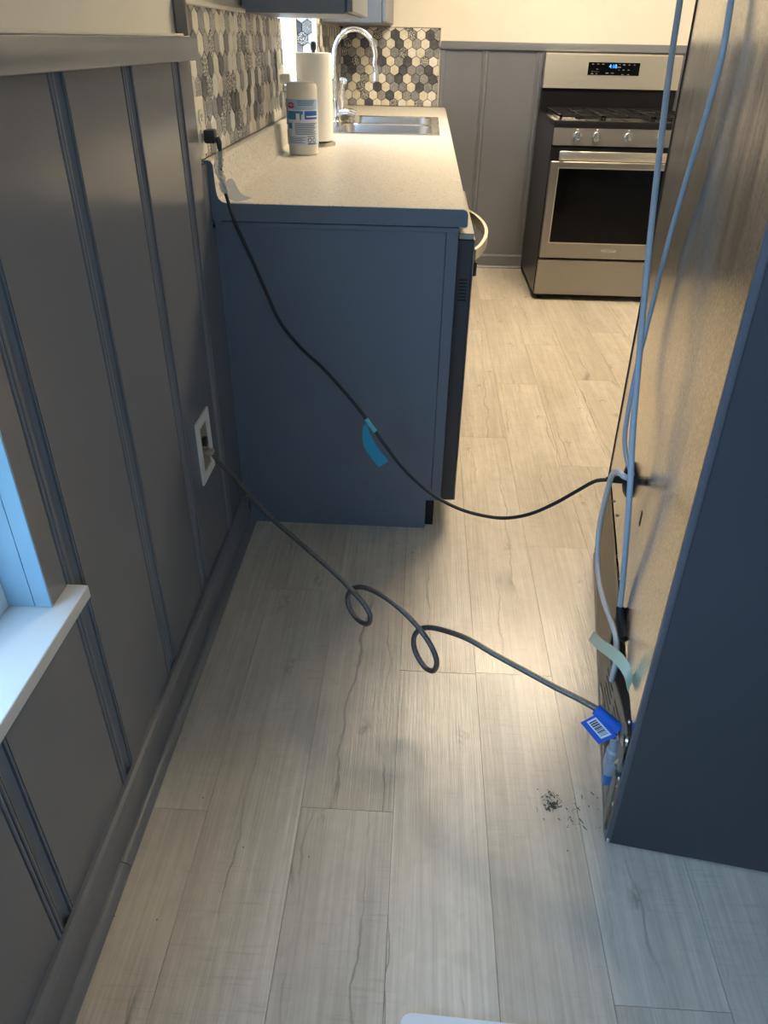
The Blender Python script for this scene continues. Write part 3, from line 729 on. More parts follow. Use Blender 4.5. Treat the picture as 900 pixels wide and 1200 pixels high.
# ================================================================== THINGS ON THE COUNTER
# wipes canister
KX, KY, KZ, KR = 0.090, 2.735, 0.915, 0.051
cn = thing('wipes_canister', 'cream plastic wipes canister with blue and white label on worktop', 'canister', (KX, KY, KZ))
obj('body', lathe(B(), [(0.045, 0), (0.049, 0.004), (0.0495, 0.028), (KR-0.001, 0.03), (KR-0.001, 0.168), (0.0505, 0.17), (0.0505, 0.196), (0.047, 0.208), (0.040, 0.2125), (0.020, 0.213)], (KX, KY, KZ), seg=48), 'canister', cn, smooth=True)
def lab(name, mat, a0, a1, z0_, z1_, off, n=None, parent=None, lbl=None):
    """curved patch on the canister; angles in degrees, 0 = towards -y, + = towards +x"""
    n = n or max(2, int((a1-a0)/6)); bm = B(); R = KR+off; rows = []
    for i in range(n+1):
        a = math.radians(a0+(a1-a0)*i/n)
        rows.append([bm.verts.new((KX+r*math.sin(a), KY-r*math.cos(a), KZ+zz)) for r, zz in ((R, z0_), (R, z1_), (R-0.0006, z1_), (R-0.0006, z0_))])
    for p, q in zip(rows, rows[1:]):
        for k in range(4): bm.faces.new((p[k], p[(k+1) % 4], q[(k+1) % 4], q[k]))
    bm.faces.new(rows[0][::-1]); bm.faces.new(rows[-1])
    o = obj(name, bm, mat, parent or cn, smooth=False)
    if lbl: o['label'] = lbl
    return o
lb = lab('label', 'label_white', -180, 180, 0.03, 0.166, 0.0, 60)
def cyl(a0, zc):
    return lambda u, v: (KX+(KR+0.0022)*math.sin(math.radians(a0)+u/KR), KY-(KR+0.0022)*math.cos(math.radians(a0)+u/KR), KZ+zc+v)
lab('label_band', 'label_blue', -100, -62, 0.09, 0.165, 0.0012, parent=lb)
lab('label_band', 'label_green', -100, -66, 0.032, 0.075, 0.0012, parent=lb)
lab('label_band', 'label_pale', -62, 78, 0.135, 0.165, 0.0008, parent=lb)
lab('label_picture', 'label_teal', -56, 10, 0.107, 0.132, 0.0012, parent=lb)
lab('label_picture', 'label_blue', 16, 72, 0.108, 0.132, 0.0012, parent=lb)
lab('label_picture', 'label_teal', -56, -34, 0.080, 0.097, 0.0012, parent=lb)
lab('label_picture', 'canister', -16, -2, 0.104, 0.125, 0.0018, parent=lb)
lab('label_picture', 'label_white', 4, 14, 0.106, 0.122, 0.0018, parent=lb)
lab('label_picture', 'label_white', 22, 70, 0.114, 0.118, 0.0018, parent=lb)
for i in range(9): lab('print_line', 'label_ink', -22, 68-(i*7 % 18), 0.0955-i*0.0040, 0.0972-i*0.0040, 0.0012, parent=lb)
for i in range(5): lab('print_line', 'label_ink', -52, 18-(i*11 % 20), 0.0545-i*0.0042, 0.0562-i*0.0042, 0.0012, parent=lb)
for i in range(3): lab('print_line', 'label_ink', -8, 60-i*6, 0.1595-i*0.0055, 0.1615-i*0.0055, 0.0014, parent=lb)
for k, a in enumerate((32, 52)):
    bm = B()
    for i in range(14):
        t0, t1 = 2*math.pi*i/14, 2*math.pi*(i+1)/14; f = cyl(a, 0.047)
        vs = [bm.verts.new(f(r*math.cos(t), r*math.sin(t))) for r, t in ((0.005, t0), (0.0075, t0), (0.0075, t1), (0.005, t1))]; bm.faces.new(vs)
    obj('emblem_ring', bm, 'label_ink', lb)
lab('print_line', 'label_ink', 24, 62, 0.034, 0.038, 0.0012, parent=lb)
lab('print_line', 'label_ink', 24, 60, 0.057, 0.059, 0.0012, parent=lb)
bm = B(); f = cyl(-36, 0.149); vs = []
for i in range(24):
    t = 2*math.pi*i/24; vs.append(bm.verts.new(f(0.0145*math.copysign(abs(math.cos(t))**0.8, math.cos(t)), 0.0085*math.sin(t)*(1.15 if math.sin(t) < 0 else 0.85))))
bm.faces.new(vs)
lg = obj('logo', bm, 'label_red', lb)
ff = cyl(-36, 0.149)
def f2(u, v):
    p = V(ff(u, v)); c = V((KX, KY, p.z)); return p+(p-c).normalized()*0.0006
obj('logo_bar', text_bm('CLOROX', 0.0078, f2, 0.9), 'label_white', lb)
# paper towel on holder
RX, RY = 0.098, 2.995
pt = thing('paper_towel_holder', 'paper towel roll on upright holder behind the wipes canister', 'paper towel', (RX, RY, KZ))
obj('base', lathe(B(), [(0.070, 0), (0.072, 0.003), (0.070, 0.010), (0.060, 0.012)], (RX, RY, KZ), seg=40), 'nickel', pt, smooth=True)
obj('roll', lathe(B(), [(0.0195, 0.016), (0.060, 0.016), (0.0625, 0.019), (0.0635, 0.15), (0.062, 0.287), (0.060, 0.290), (0.0195, 0.290)], (RX, RY, KZ), seg=48), 'paper_white', pt, smooth=True)
# loose end sheet
pts = []
for i in range(12):
    a = math.radians(-60+i*11); r = 0.0642+0.002*(1-i/11); pts.append((RX+r*math.sin(a), RY-r*math.cos(a), KZ+0.153))
obj('loose_sheet', ribbon(B(), pts, [(0, 0, 0.134)]*12, 0.0006), 'paper_white', pt, smooth=True)
obj('rod', lathe(B(), [(0.006, 0.01), (0.006, 0.30)], (RX, RY, KZ), seg=12), 'black_plastic', pt, smooth=True)
obj('knob', lathe(B(), [(0.006, 0.295), (0.0095, 0.300), (0.0105, 0.310), (0.009, 0.319), (0.004, 0.323)], (RX, RY, KZ), seg=16), 'black_plastic', pt, smooth=True)

# ---- outlets
def outlet(label, y, zc, x, plug=False):
    t = thing('wall_outlet', label, 'outlet', (x, y, zc))
    obj('cover_plate', box(B(), x, x+0.006, y-0.036, y+0.036, zc-0.058, zc+0.058, 0.0025, 2), 'ivory_plastic', t, smooth=True)
    for dz in (-0.0195, 0.0195):
        bm = B(); prism(bm, [(x+0.0062, y+a, zc+dz+b) for a, b in rrect(-0.0165, 0.0165, -0.0135, 0.0135, 0.009, 4)], (0.0022, 0, 0))
        rc = obj('receptacle', bm, 'ivory_plastic', t)
        for dy in (-0.006, 0.006): obj('slot', box(B(), x+0.0085, x+0.0089, y+dy-0.001, y+dy+0.001, zc+dz-0.003, zc+dz+0.005), 'black_matte', rc)
        obj('slot', box(B(), x+0.0085, x+0.0089, y-0.002, y+0.002, zc+dz-0.009, zc+dz-0.005), 'black_matte', rc)
    obj('screw', lathe(B(), [(0.003, 0), (0.003, 0.0012)], (x+0.006, y, zc), 'X', 10), 'screw_steel', t)
    return t
OY, OZ = 1.822, 1.077
outlet('cream duplex outlet on the tile with a black plug in it', OY, OZ, -0.0075)
outlet('cream duplex outlet on the tile behind the paper towel holder', 2.87, 1.150, -0.0075)
ap = thing('plug_adapter', 'small white plug in the outlet behind the paper towel holder', 'plug', (0.0, 2.87, 1.115))
obj('body', box(B(), 0.0022, 0.034, 2.853, 2.887, 1.113, 1.145, 0.005, 2), 'white_plastic', ap, smooth=True)
obj('prong', box(B(), 0.0008, 0.0021, 2.863, 2.865, 1.128, 1.133), 'screw_steel', ap)

# water supply box low on the left wall
P00, P01, P11, P10 = (on_axis(a, b, 0, 0.0) for a, b in ((226, 497), (243, 477), (251, 548), (236, 568)))
BY0, BY1, BZ0, BZ1 = 1.487, 1.592, 0.335, 0.497
wbx = thing('water_supply_box', 'white recessed water supply box in the paneling above the baseboard', 'supply box', (0, (BY0+BY1)/2, BZ0))
bm = B(); f = 0.022
for a, b, c, d in ((BY0, BY1, BZ0, BZ0+f), (BY0, BY1, BZ1-f, BZ1), (BY0, BY0+f, BZ0+f, BZ1-f), (BY1-f, BY1, BZ0+f, BZ1-f)): box(bm, 0.0005, 0.005, a, b, c, d)
obj('face_frame', bm, 'white_paint', wbx)
obj('recess', box(B(), 0.0004, 0.0012, BY0+f, BY1-f, BZ0+f, BZ1-f), 'vent_board', wbx)
obj('stop_valve', lathe(B(), [(0.007, 0.001), (0.007, 0.008), (0.009, 0.009), (0.009, 0.0135)], (0, 1.530, 0.405), 'X', 16), 'nickel', wbx, smooth=True)
obj('valve_handle', box(B(), 0.0015, 0.014, 1.52, 1.535, 0.424, 0.447, 0.003), 'black_plastic', wbx)

# ================================================================== UPPER CABINETS
def upper(label, y0, y1, zb, doors):
    t = thing('wall_cabinet', label, 'cabinet', (0.15, (y0+y1)/2, zb))
    obj('body', box(B(), -0.0075, 0.272, y0, y1, zb, zb+0.78, 0.002), 'cabinet_paint', t)
    w = (y1-y0)/doors
    for i in range(doors):
        a, b = y0+i*w+0.003, y0+(i+1)*w-0.003
        d = obj('door', box(B(), 0.2735, 0.292, a, b, zb+0.004, zb+0.776, 0.003), 'cabinet_paint', t)
    return t
upper('dark grey wall cabinet hanging above the wipes canister', 2.37, 2.93, 1.303, 1)
upper('grey wall cabinet in the corner beyond the sink window', 4.10, YB1-0.014, 1.312, 1)

# ================================================================== STOVE
SX0, SX1, SYF, SYB = 1.156, 1.913, 4.25, 4.925
sv = thing('gas_stove', 'stainless freestanding gas stove with black oven window against the wainscot', 'stove', ((SX0+SX1)/2, (SYF+SYB)/2, 0))
obj('body', box(B(), SX0, SX1, SYF+0.012, SYB, 0.03, 0.895, 0.003), 'stove_side', sv)
for a in (SX0+0.05, SX1-0.05):
    for b in (SYF+0.06, SYB-0.06): obj('foot', lathe(B(), [(0.018, 0), (0.018, 0.03)], (a, b, 0), seg=12), 'black_plastic', sv)
obj('storage_drawer', box(B(), SX0+0.004, SX1-0.004, SYF-0.012, SYF+0.011, 0.035, 0.228, 0.003), 'steel', sv)
dr = obj('oven_door', box(B(), SX0+0.004, SX1-0.004, SYF-0.022, SYF+0.011, 0.24, 0.728, 0.003), 'steel', sv)
obj('door_edge', box(B(), SX0+0.004, SX1-0.004, SYF-0.010, SYF+0.011, 0.729, 0.795, 0.002), 'black_enamel', dr)
obj('oven_window', box(B(), SX0+0.05, SX1-0.05, SYF-0.0255, SYF-0.0222, 0.325, 0.695, 0.001), 'black_glass', dr)
bm = B()
for a, b, c, d in ((SX0+0.044, SX1-0.044, 0.319, 0.3245), (SX0+0.044, SX1-0.044, 0.6955, 0.701), (SX0+0.044, SX0+0.0495, 0.3245, 0.6955), (SX1-0.0495, SX1-0.044, 0.3245, 0.6955)):
    box(bm, a, b, SYF-0.0262, SYF-0.0222, c, d)
obj('window_trim', bm, 'steel_bright', dr)
obj('door_handle', box(B(), SX0+0.035, SX1-0.035, SYF-0.075, SYF-0.055, 0.738, 0.782, 0.006, 2), 'steel_bright', dr, smooth=True)
for a in (SX0+0.06, SX1-0.06): obj('handle_post', box(B(), a-0.012, a+0.012, SYF-0.056, SYF-0.010, 0.745, 0.775, 0.002), 'black_enamel', dr)
LX = 1.535
bm = text_bm('Whirlpool', 0.020, lambda u, v: (LX+u, SYF-0.0226, 0.283+v)); obj('maker_badge', bm, 'chrome', dr)
bm = B(); tube(bm, [(LX+0.036*math.cos(t), SYF-0.0232, 0.285+0.010*math.sin(t)) for t in [i*math.pi/12-0.6 for i in range(20)]], 0.0008, 6); obj('badge_ring', bm, 'chrome', dr)
# control panel, sloped
cp = [(SYF-0.018, 0.803), (SYF+0.012, 0.803), (SYF+0.012, 0.882), (SYF-0.004, 0.882)]
pn = obj('control_panel', prism(B(), [(SX0+0.002, a, b) for a, b in cp], (SX1-SX0-0.004, 0, 0)), 'steel', sv)
Mk = Matrix.Rotation(-math.atan2(0.014, 0.079), 3, 'X')
for xx in (1.277, 1.377, 1.537, 1.700, 1.800):
    c = V((xx, SYF-0.0115, 0.845))
    kb = obj('knob', lathe(B(), [(0.021, 0.0), (0.022, -0.006), (0.019, -0.010), (0.018, -0.022), (0.016, -0.024)], c, 'Y', 24, Mk), 'chrome', pn, smooth=True)
    bm = B(); box(bm, -0.0055, 0.0055, -0.034, -0.022, -0.017, 0.017, 0.002)
    for v in bm.verts: v.co = Mk @ v.co + c
    obj('grip', bm, 'steel', kb)
    obj('print_mark', box(B(), xx-0.004, xx+0.004, SYF-0.0078, SYF-0.006, 0.874, 0.879), 'tag_white', pn)
# cooktop
ct = obj('cooktop', box(B(), SX0, SX1, SYF+0.0, SYB-0.065, 0.8835, 0.915, 0.006, 2), 'black_enamel', sv, smooth=True)
for xx, yy in ((1.33, 4.40), (1.33, 4.70), (1.534, 4.55), (1.74, 4.40), (1.74, 4.70)):
    bu = obj('burner', lathe(B(), [(0.048, 0), (0.048, 0.005), (0.04, 0.007), (0.040, 0.012), (0.034, 0.016), (0.02, 0.017)], (xx, yy, 0.915), seg=24), 'cast_iron', ct, smooth=True)
for x0_, x1_ in ((SX0+0.03, 1.405), (1.410, 1.658), (1.663, SX1-0.03)):
    bm = B(); y0_, y1_ = SYF+0.035, SYB-0.09; zt = 0.937
    for a, b, c, d in ((x0_, x1_, y0_, y0_+0.01), (x0_, x1_, y1_-0.01, y1_), (x0_, x0_+0.01, y0_, y1_), (x1_-0.01, x1_, y0_, y1_), ((x0_+x1_)/2-0.005, (x0_+x1_)/2+0.005, y0_, y1_), (x0_, x1_, 4.395, 4.405), (x0_, x1_, 4.545, 4.555), (x0_, x1_, 4.695, 4.705)):
        box(bm, a, b, c, d, zt-0.010, zt)
    for a in (x0_, x1_-0.01):
        for c in (y0_, y1_-0.01): box(bm, a, a+0.01, c, c+0.01, 0.9155, zt-0.010)
    obj('grate', bm, 'cast_iron', ct)
# backguard
bgp = obj('backguard', box(B(), SX0, SX1, SYB-0.064, SYB, 0.896, 1.030, 0.003), 'black_enamel', sv)
prf = [(SYB-0.082, 1.031), (SYB, 1.031), (SYB, 1.196), (SYB-0.055, 1.200), (SYB-0.066, 1.192)]
bs = obj('backguard_panel', prism(B(), [(SX0, a, b) for a, b in prf], (SX1-SX0, 0, 0)), 'steel_bright', sv)
sl = (SYB-0.066-(SYB-0.082))/(1.192-1.031)
def bgf(u, v, off=0.0): return (1.5395+u, SYB-0.082+sl*(1.128+v-1.031)-off, 1.128+v)
def bgrect(u0, u1, v0, v1, off, th):
    bm = B(); return prism(bm, [bgf(u0, v0, off), bgf(u1, v0, off), bgf(u1, v1, off), bgf(u0, v1, off)], (0, th, 0))
obj('display_bezel', bgrect(-0.149, 0.149, -0.037, 0.037, 0.0010, 0.0009), 'steel_bright', bs)
ds = obj('display', bgrect(-0.143, 0.143, -0.031, 0.031, 0.0022, 0.0011), 'black_glass', bs)
obj('clock', text_bm('4:18', 0.026, lambda u, v: bgf(u-0.006, v+0.012, 0.0026)), 'display_blue', ds)
for u, v, w in ((-0.118, 0.022, .012), (-0.090, 0.022, .012), (-0.062, 0.022, .012), (-0.092, -0.002, .010), (-0.118, -0.024, .014), (-0.092, -0.024, .010), (0.03, 0.022, .008), (0.055, 0.021, .014), (0.083, 0.021, .010), (0.112, 0.021, .010), (0.03, -0.004, .006), (0.055, -0.004, .010), (0.083, -0.004, .010), (0.052, -0.026, .012), (0.083, -0.026, .012), (-0.035, -0.020, .015), (-0.005, -0.020, .015), (0.028, 0.009, .020), (-0.1, -0.014, .045)):
    h = 0.0032 if w < .03 else 0.0008
    obj('key_mark', bgrect(u-w/2, u+w/2, v-h/2, v+h/2, 0.0026, 0.0003), 'print_gray', ds)

# ceiling light of the kitchen
cl = thing('ceiling_light', 'wide white box ceiling light over the kitchen floor', 'ceiling light', (1.22, 3.5, ZC))
obj('base', box(B(), 1.22-0.45, 1.22+0.45, 3.5-0.29, 3.5+0.29, ZC-0.03, ZC-0.001, 0.004), 'white_paint', cl)
obj('diffuser', box(B(), 1.22-0.43, 1.22+0.43, 3.5-0.27, 3.5+0.27, ZC-0.085, ZC-0.0305, 0.025, 3), 'lamp_shade', cl, smooth=True)

# ================================================================== REFRIGERATOR (pulled out, leaning slightly onto its back feet)
FA = V((0.894, 0.822, 0.0)); FANG = -0.1627; LEAN = -0.022
fg = thing('refrigerator', 'large refrigerator pulled out from the wall, bare metal back and dark side panel', 'refrigerator', FA, (0, LEAN, FANG))
FM = Matrix.Translation(FA) @ Matrix.Rotation(FANG, 4, 'Z') @ Matrix.Rotation(LEAN, 4, 'Y')
FMI = FM.inverted()
FN = (FM.to_3x3() @ V((-1, 0, 0)))
def fpix(px, py, off=0.0):
    """pixel -> refrigerator-local point at a distance `off` outside its back"""
    return FMI @ on_plane(px, py, FA+FN*off, FN)
def fobj(name, bm, mat, parent=None, smooth=False): return obj(name, bm, mat, parent or fg, local=True, smooth=smooth)
FW, FH, FD = 0.93, 1.77, 0.70
CZ = 0.288   # lower edge of the metal back
sp = fobj('side_panel', box(B(), 0.0, FD, 0.0, 0.012, 0.004, FH, 0.003, 2), 'fridge_side', smooth=True)
fobj('edge_flange', box(B(), -0.0035, 0.006, -0.0012, 0.010, 0.01, FH-0.002, 0.0015, 2), 'fridge_flange', sp, smooth=True)
fobj('side_panel', box(B(), 0.0, FD, FW-0.012, FW, 0.004, FH, 0.003, 2), 'fridge_side', smooth=True)
fobj('cabinet', box(B(), 0.004, FD, 0.0125, FW-0.0125, CZ, FH-0.002, 0.002), 'fridge_side')
fobj('cabinet_base', box(B(), 0.32, FD, 0.0125, FW-0.0125, 0.03, CZ-0.0005), 'dark_hollow')
fobj('back_panel', box(B(), -0.0015, 0.0035, 0.0105, FW-0.006, CZ, FH-0.03, 0.001), 'galvanised')
fobj('edge_bead', box(B(), -0.004, 0.003, FW-0.0055, FW+0.001, 0.02, FH-0.01, 0.001), 'black_plastic')
fobj('base_rail', box(B(), -0.006, 0.30, 0.0125, FW-0.0125, 0.008, 0.022, 0.002), 'rail_metal')
fobj('compressor', lathe(B(), [(0.03, 0), (0.085, 0.01), (0.095, 0.05), (0.095, 0.11), (0.08, 0.15), (0.03, 0.165)], (0.16, 0.62, 0.03), seg=24), 'black_enamel', smooth=True)
tb = fobj('compressor_cover', box(B(), -0.004, 0.0, 0.385, FW-0.010, 0.024, 0.268, 0.001), 'tan_board')
# slotted cover, sagging at a slant, built round its slots
bm = B(); ca, sa = math.cos(math.radians(20)), math.sin(math.radians(20))
def vbox(bm, a0, a1, b0, b1, x0, x1):
    prism(bm, [(x0, 0.035+a*ca-b*sa*0.6, 0.268-a*sa-b*ca) for a, b in ((a0, b0), (a1, b0), (a1, b1), (a0, b1))], (x1-x0, 0, 0))
a_, A1, B1, X0, X1 = 0.0, 0.37, 0.092, -0.007, -0.004
slots = [0.022+i*0.0165 for i in range(4)]; hs = 0.0075
for c0_, c1_ in ((0.055, 0.165), (0.20, 0.31), (A1, A1)):
    if c0_ > a_: vbox(bm, a_, c0_, 0, B1, X0, X1)
    if c1_ > c0_:
        bb_ = 0.0
        for q in slots+[B1]: vbox(bm, c0_, c1_, bb_, q, X0, X1); bb_ = q+hs
    a_ = c1_
vc = fobj('vent_cover', bm, 'vent_board')
bm = B(); vbox(bm, 0.01, A1-0.01, 0.006, B1-0.006, -0.003, -0.002); fobj('vent_backing', bm, 'dark_hollow', vc)
fobj('vent_post', box(B(), -0.008, -0.004, 0.022, 0.050, 0.024, 0.15, 0.001), 'vent_board')
for px, py in ((725, 912), (722, 920), (718, 942), (737, 846), (712, 984)):
    p = fpix(px, py, 0.003); fobj('screw', lathe(B(), [(0.003, 0.0), (0.0045, -0.002), (0.003, -0.0045)], (0.0, p.y, p.z), 'X', 12), 'screw_steel', smooth=True)
for px, py in ((719, 587), (723, 604), (726, 678)):
    p = fpix(px, py, 0.003); fobj('screw', lathe(B(), [(0.003, 0.0), (0.004, -0.0025), (0.002, -0.004)], (-0.0015, p.y, p.z), 'X', 10), 'screw_steel', smooth=True)
# inlet valve
vv = fpix(722, 884, 0.03)
iv = fobj('inlet_valve', box(B(), -0.022, 0.03, 0.056, 0.092, 0.116, 0.150, 0.006, 2), 'valve_gray', smooth=True)
fobj('valve_collar', lathe(B(), [(0.013, 0), (0.015, 0.004), (0.015, 0.022), (0.011, 0.026)], (-0.008, 0.076, 0.148), seg=16), 'valve_gray', iv, smooth=True)
fobj('valve_clip', box(B(), -0.019, 0.004, 0.060, 0.080, 0.086, 0.116, 0.003), 'valve_blue', iv, smooth=True)
fobj('bracket', tube(B(), spline([(0.0, 0.072, 0.13), (-0.008, 0.05, 0.165), (-0.002, 0.035, 0.20)], 6), 0.003, 8), 'screw_steel', iv, smooth=True)
p = fpix(741, 838, 0.004); fobj('hinge_knot', lathe(B(), [(0.004, 0.0), (0.010, -0.003), (0.008, -0.007), (0.011, -0.010), (0.005, -0.013)], (0.0, 0.030, 0.250), 'X', 14), 'nickel', smooth=True)
# grommet where lines and cord leave the back
gp = fpix(741, 562, 0.0)
gm = fobj('grommet', lathe(B(), [(0.034, -0.0015), (0.038, -0.004), (0.038, -0.010), (0.028, -0.016), (0.010, -0.020)], (0, gp.y, gp.z), 'X', 24), 'black_rubber', smooth=True)
fobj('clip', box(B(), -0.050, -0.018, gp.y-0.008, gp.y+0.008, gp.z-0.010, gp.z+0.008, 0.003), 'black_plastic', gm)
p = fpix(752, 607, 0); fobj('slit', box(B(), -0.0024, -0.0010, p.y-0.005, p.y+0.005, p.z-0.016, p.z+0.014, 0.0006), 'black_matte')
# water tubes
def ftube(name, pix, r, mat, label=None, extra=()):
    pts = [fpix(*q) for q in pix]+[V(e) for e in extra]
    o = fobj(name, tube(B(), spline(pts, 8), r, 12), mat, smooth=True)
    if label: o['label'] = label
    return o
top1 = fpix(797, 0, 0.05); top2 = fpix(857, 0, 0.016)
def ftube_top(name, start, pix, r, mat, label):
    pts = [V(s) for s in start]+[fpix(*q) for q in pix]
    o = fobj(name, tube(B(), spline(pts, 8), r, 12), mat, smooth=True); o['label'] = label; return o
d1_ = fpix(797, 0, 0.05)-fpix(785, 80, 0.052); d2_ = fpix(857, 0, 0.016)-fpix(846, 65, 0.017)
ftube_top('water_line', [(-0.006, (top1+d1_*4).y, 1.72), top1+d1_*2.6, top1+d1_*1.3],
          [(797, 0, 0.050), (785, 80, 0.052), (774, 170, 0.053), (764, 260, 0.052), (755, 350, 0.049), (748, 430, 0.046), (742, 500, 0.042), (739, 560, 0.036), (735, 620, 0.027), (730, 680, 0.015), (726, 722, 0.009)], 0.0056, 'blue_tube', 'pale blue plastic water line')
ftube_top('water_line', [(-0.006, max(0.05, (top2+d2_*4).y), 1.72), top2+d2_*2.4, top2+d2_*1.2],
          [(857, 0, 0.016), (846, 65, 0.017), (826, 140, 0.018), (803, 215, 0.019), (781, 292, 0.019), (760, 375, 0.021), (746, 432, 0.026), (736, 482, 0.034), (732, 515, 0.036), (735, 540, 0.030), (741, 556, 0.022)], 0.0046, 'blue_tube', 'second pale blue plastic water line')
ftube('drain_tube', [(738, 561, 0.022), (731, 558, 0.036), (723, 552, 0.045), (716, 560, 0.047), (708, 590, 0.045), (702, 620, 0.043), (700, 650, 0.041), (702, 680, 0.036), (708, 705, 0.030), (716, 727, 0.022), (722, 748, 0.016), (722, 775, 0.014), (717, 797, 0.012)], 0.0058, 'milky_tube', 'milky translucent plastic tube')
q0 = fpix(727, 716, 0.009)
fobj('tube_sleeve', tube(B(), [fpix(727, 712, 0.010), fpix(727, 722, 0.009), fpix(730, 745, 0.006), (0.03, 0.27, 0.24)], 0.0085, 12), 'black_rubber', smooth=True)
# masking tape strip
tp = [fpix(*q) for q in ((693, 745, 0.052), (703, 755, 0.046), (716, 764, 0.034), (727, 774, 0.022), (735, 787, 0.012), (739, 803, 0.004))]
tp = spline(tp, 4); n_ = len(tp)
fobj('masking_tape', ribbon(B(), tp, [V((0.004, 0.001+0.010*(i/n_), 0.0115-0.006*(i/n_))) for i in range(n_)], 0.0008), 'green_tape', smooth=True)
# front of the refrigerator, away from the camera
for a, b in ((0.002, FW/2-0.002), (FW/2+0.002, FW-0.002)):
    d = fobj('door', box(B(), FD+0.004, FD+0.075, a, b, 0.70, FH, 0.008, 2), 'fridge_door', smooth=True)
    hy = FW/2-0.05 if a < 0.1 else FW/2+0.05
    fobj('door_handle', tube(B(), spline([(FD+0.075, hy, 0.85), (FD+0.12, hy, 0.88), (FD+0.12, hy, 1.5), (FD+0.075, hy, 1.53)], 6), 0.011, 10), 'steel_bright', d, smooth=True)
d = fobj('freezer_drawer', box(B(), FD+0.004, FD+0.075, 0.002, FW-0.002, 0.07, 0.694, 0.008, 2), 'fridge_door', smooth=True)
fobj('door_handle', tube(B(), spline([(FD+0.075, 0.12, 0.62), (FD+0.12, 0.15, 0.62), (FD+0.12, FW-0.15, 0.62), (FD+0.075, FW-0.12, 0.62)], 6), 0.011, 10), 'steel_bright', d, smooth=True)
for yy in (0.06, FW-0.06):
    fobj('front_foot', lathe(B(), [(0.02, -0.0145), (0.02, 0.03)], (FD-0.04, yy, 0.0), seg=12), 'black_plastic', smooth=True)
    fobj('rear_roller', lathe(B(), [(0.016, -0.012), (0.018, -0.010), (0.018, 0.010), (0.016, 0.012)], (0.05, yy, 0.0165), 'Y', 16), 'black_plastic', smooth=True)

# ================================================================== CORDS
# black power cord from the outlet to the refrigerator
c0 = V((0.03, OY-0.004, 1.05)); c1 = FM @ V((-0.051, gp.y, gp.z))
cn_ = V((-(c1-c0).y, (c1-c0).x, 0)).normalized()
def cpix(px, py, off=0.0): return on_plane(px, py, c0, cn_)+cn_*off
pc = thing('power_cord', 'black power cord hanging from the counter outlet to the refrigerator back', 'cord', (c0.x, c0.y, 1.0))
cpts = [V((0.034, OY-0.002, 1.052)), V((0.037, OY-0.004, 1.030))] + [cpix(*q) for q in ((259, 205), (266, 232), (276, 262), (291, 295), (310, 338), (328, 377), (352, 407), (380, 433), (407, 463), (431, 493), (450, 520), (470, 546), (490, 566), (512, 583), (540, 597), (570, 605), (595, 607), (622, 602), (650, 590), (675, 576), (697, 564), (712, 562))] + [c1]
obj('cord', tube(B(), spline(cpts, 6), 0.0042, 10), 'black_rubber', pc, smooth=True)
PZ = OZ-0.0195
pg = obj('plug', box(B(), 0.0045, 0.030, OY-0.014, OY+0.014, PZ-0.014, PZ+0.014, 0.004, 2), 'black_plastic', pc, smooth=True)
obj('strain_relief', tube(B(), spline([(0.030, OY, PZ-0.004), (0.035, OY-0.001, PZ-0.012), (0.036, OY-0.003, PZ-0.026)], 5), lambda t: 0.008-0.003*t, 12), 'black_plastic', pc, smooth=True)
# crumpled clear tag wrapped round the cord
bm = B(); ps = spline([V((0.0375, OY-0.004, 1.028)), cpix(256, 196), cpix(260, 210), cpix(265, 226)], 6); rings = []
random.seed(3)
for i, p in enumerate(ps):
    rr = 0.0065+0.004*random.random(); ring = []
    for k in range(9):
        a = 2*math.pi*k/9; r = rr*(0.75+0.5*random.random()); ring.append(bm.verts.new(p+V((r*math.cos(a), r*math.sin(a), 0))))
    rings.append(ring)
for a, b in zip(rings, rings[1:]):
    for k in range(9): bm.faces.new((a[k], a[(k+1) % 9], b[(k+1) % 9], b[k]))
obj('tag_wrap', bm, 'clear_film', pc)
tailp = [V((0.046, 1.838, 0.962)), V((0.050, 1.842, 0.945)), V((0.056, 1.848, 0.928)), V((0.075, 1.855, 0.918))]
bm = B(); ribbon(bm, spline([cpix(262, 214)+V((0.003, 0.012, 0))]+tailp, 4), [V((0.004+0.014*(i/16), 0.006, 0.004)) for i in range(17)], 0.0006); obj('tag_tail', bm, 'clear_film', pc, smooth=True)
# teal tape flag on the cord
i0, i1 = cpix(429, 491), cpix(440, 506)
obj('tape_wrap', tube(B(), [i0, (i0+i1)/2, i1], 0.0058, 12), 'teal_tape_wrap', pc, smooth=True)
fl_pts = [cpix(429, 497, -0.006), cpix(432, 512, -0.009), cpix(440, 526, -0.012), cpix(452, 542, -0.010)]
fs = spline(fl_pts, 5); w0 = (cpix(452, 540)-cpix(440, 547))*0.36
obj('tape_flag', ribbon(B(), fs, [w0*(0.55+0.75*min(1, i/7)) for i in range(len(fs))], 0.0008), 'teal_tape', pc, smooth=True)

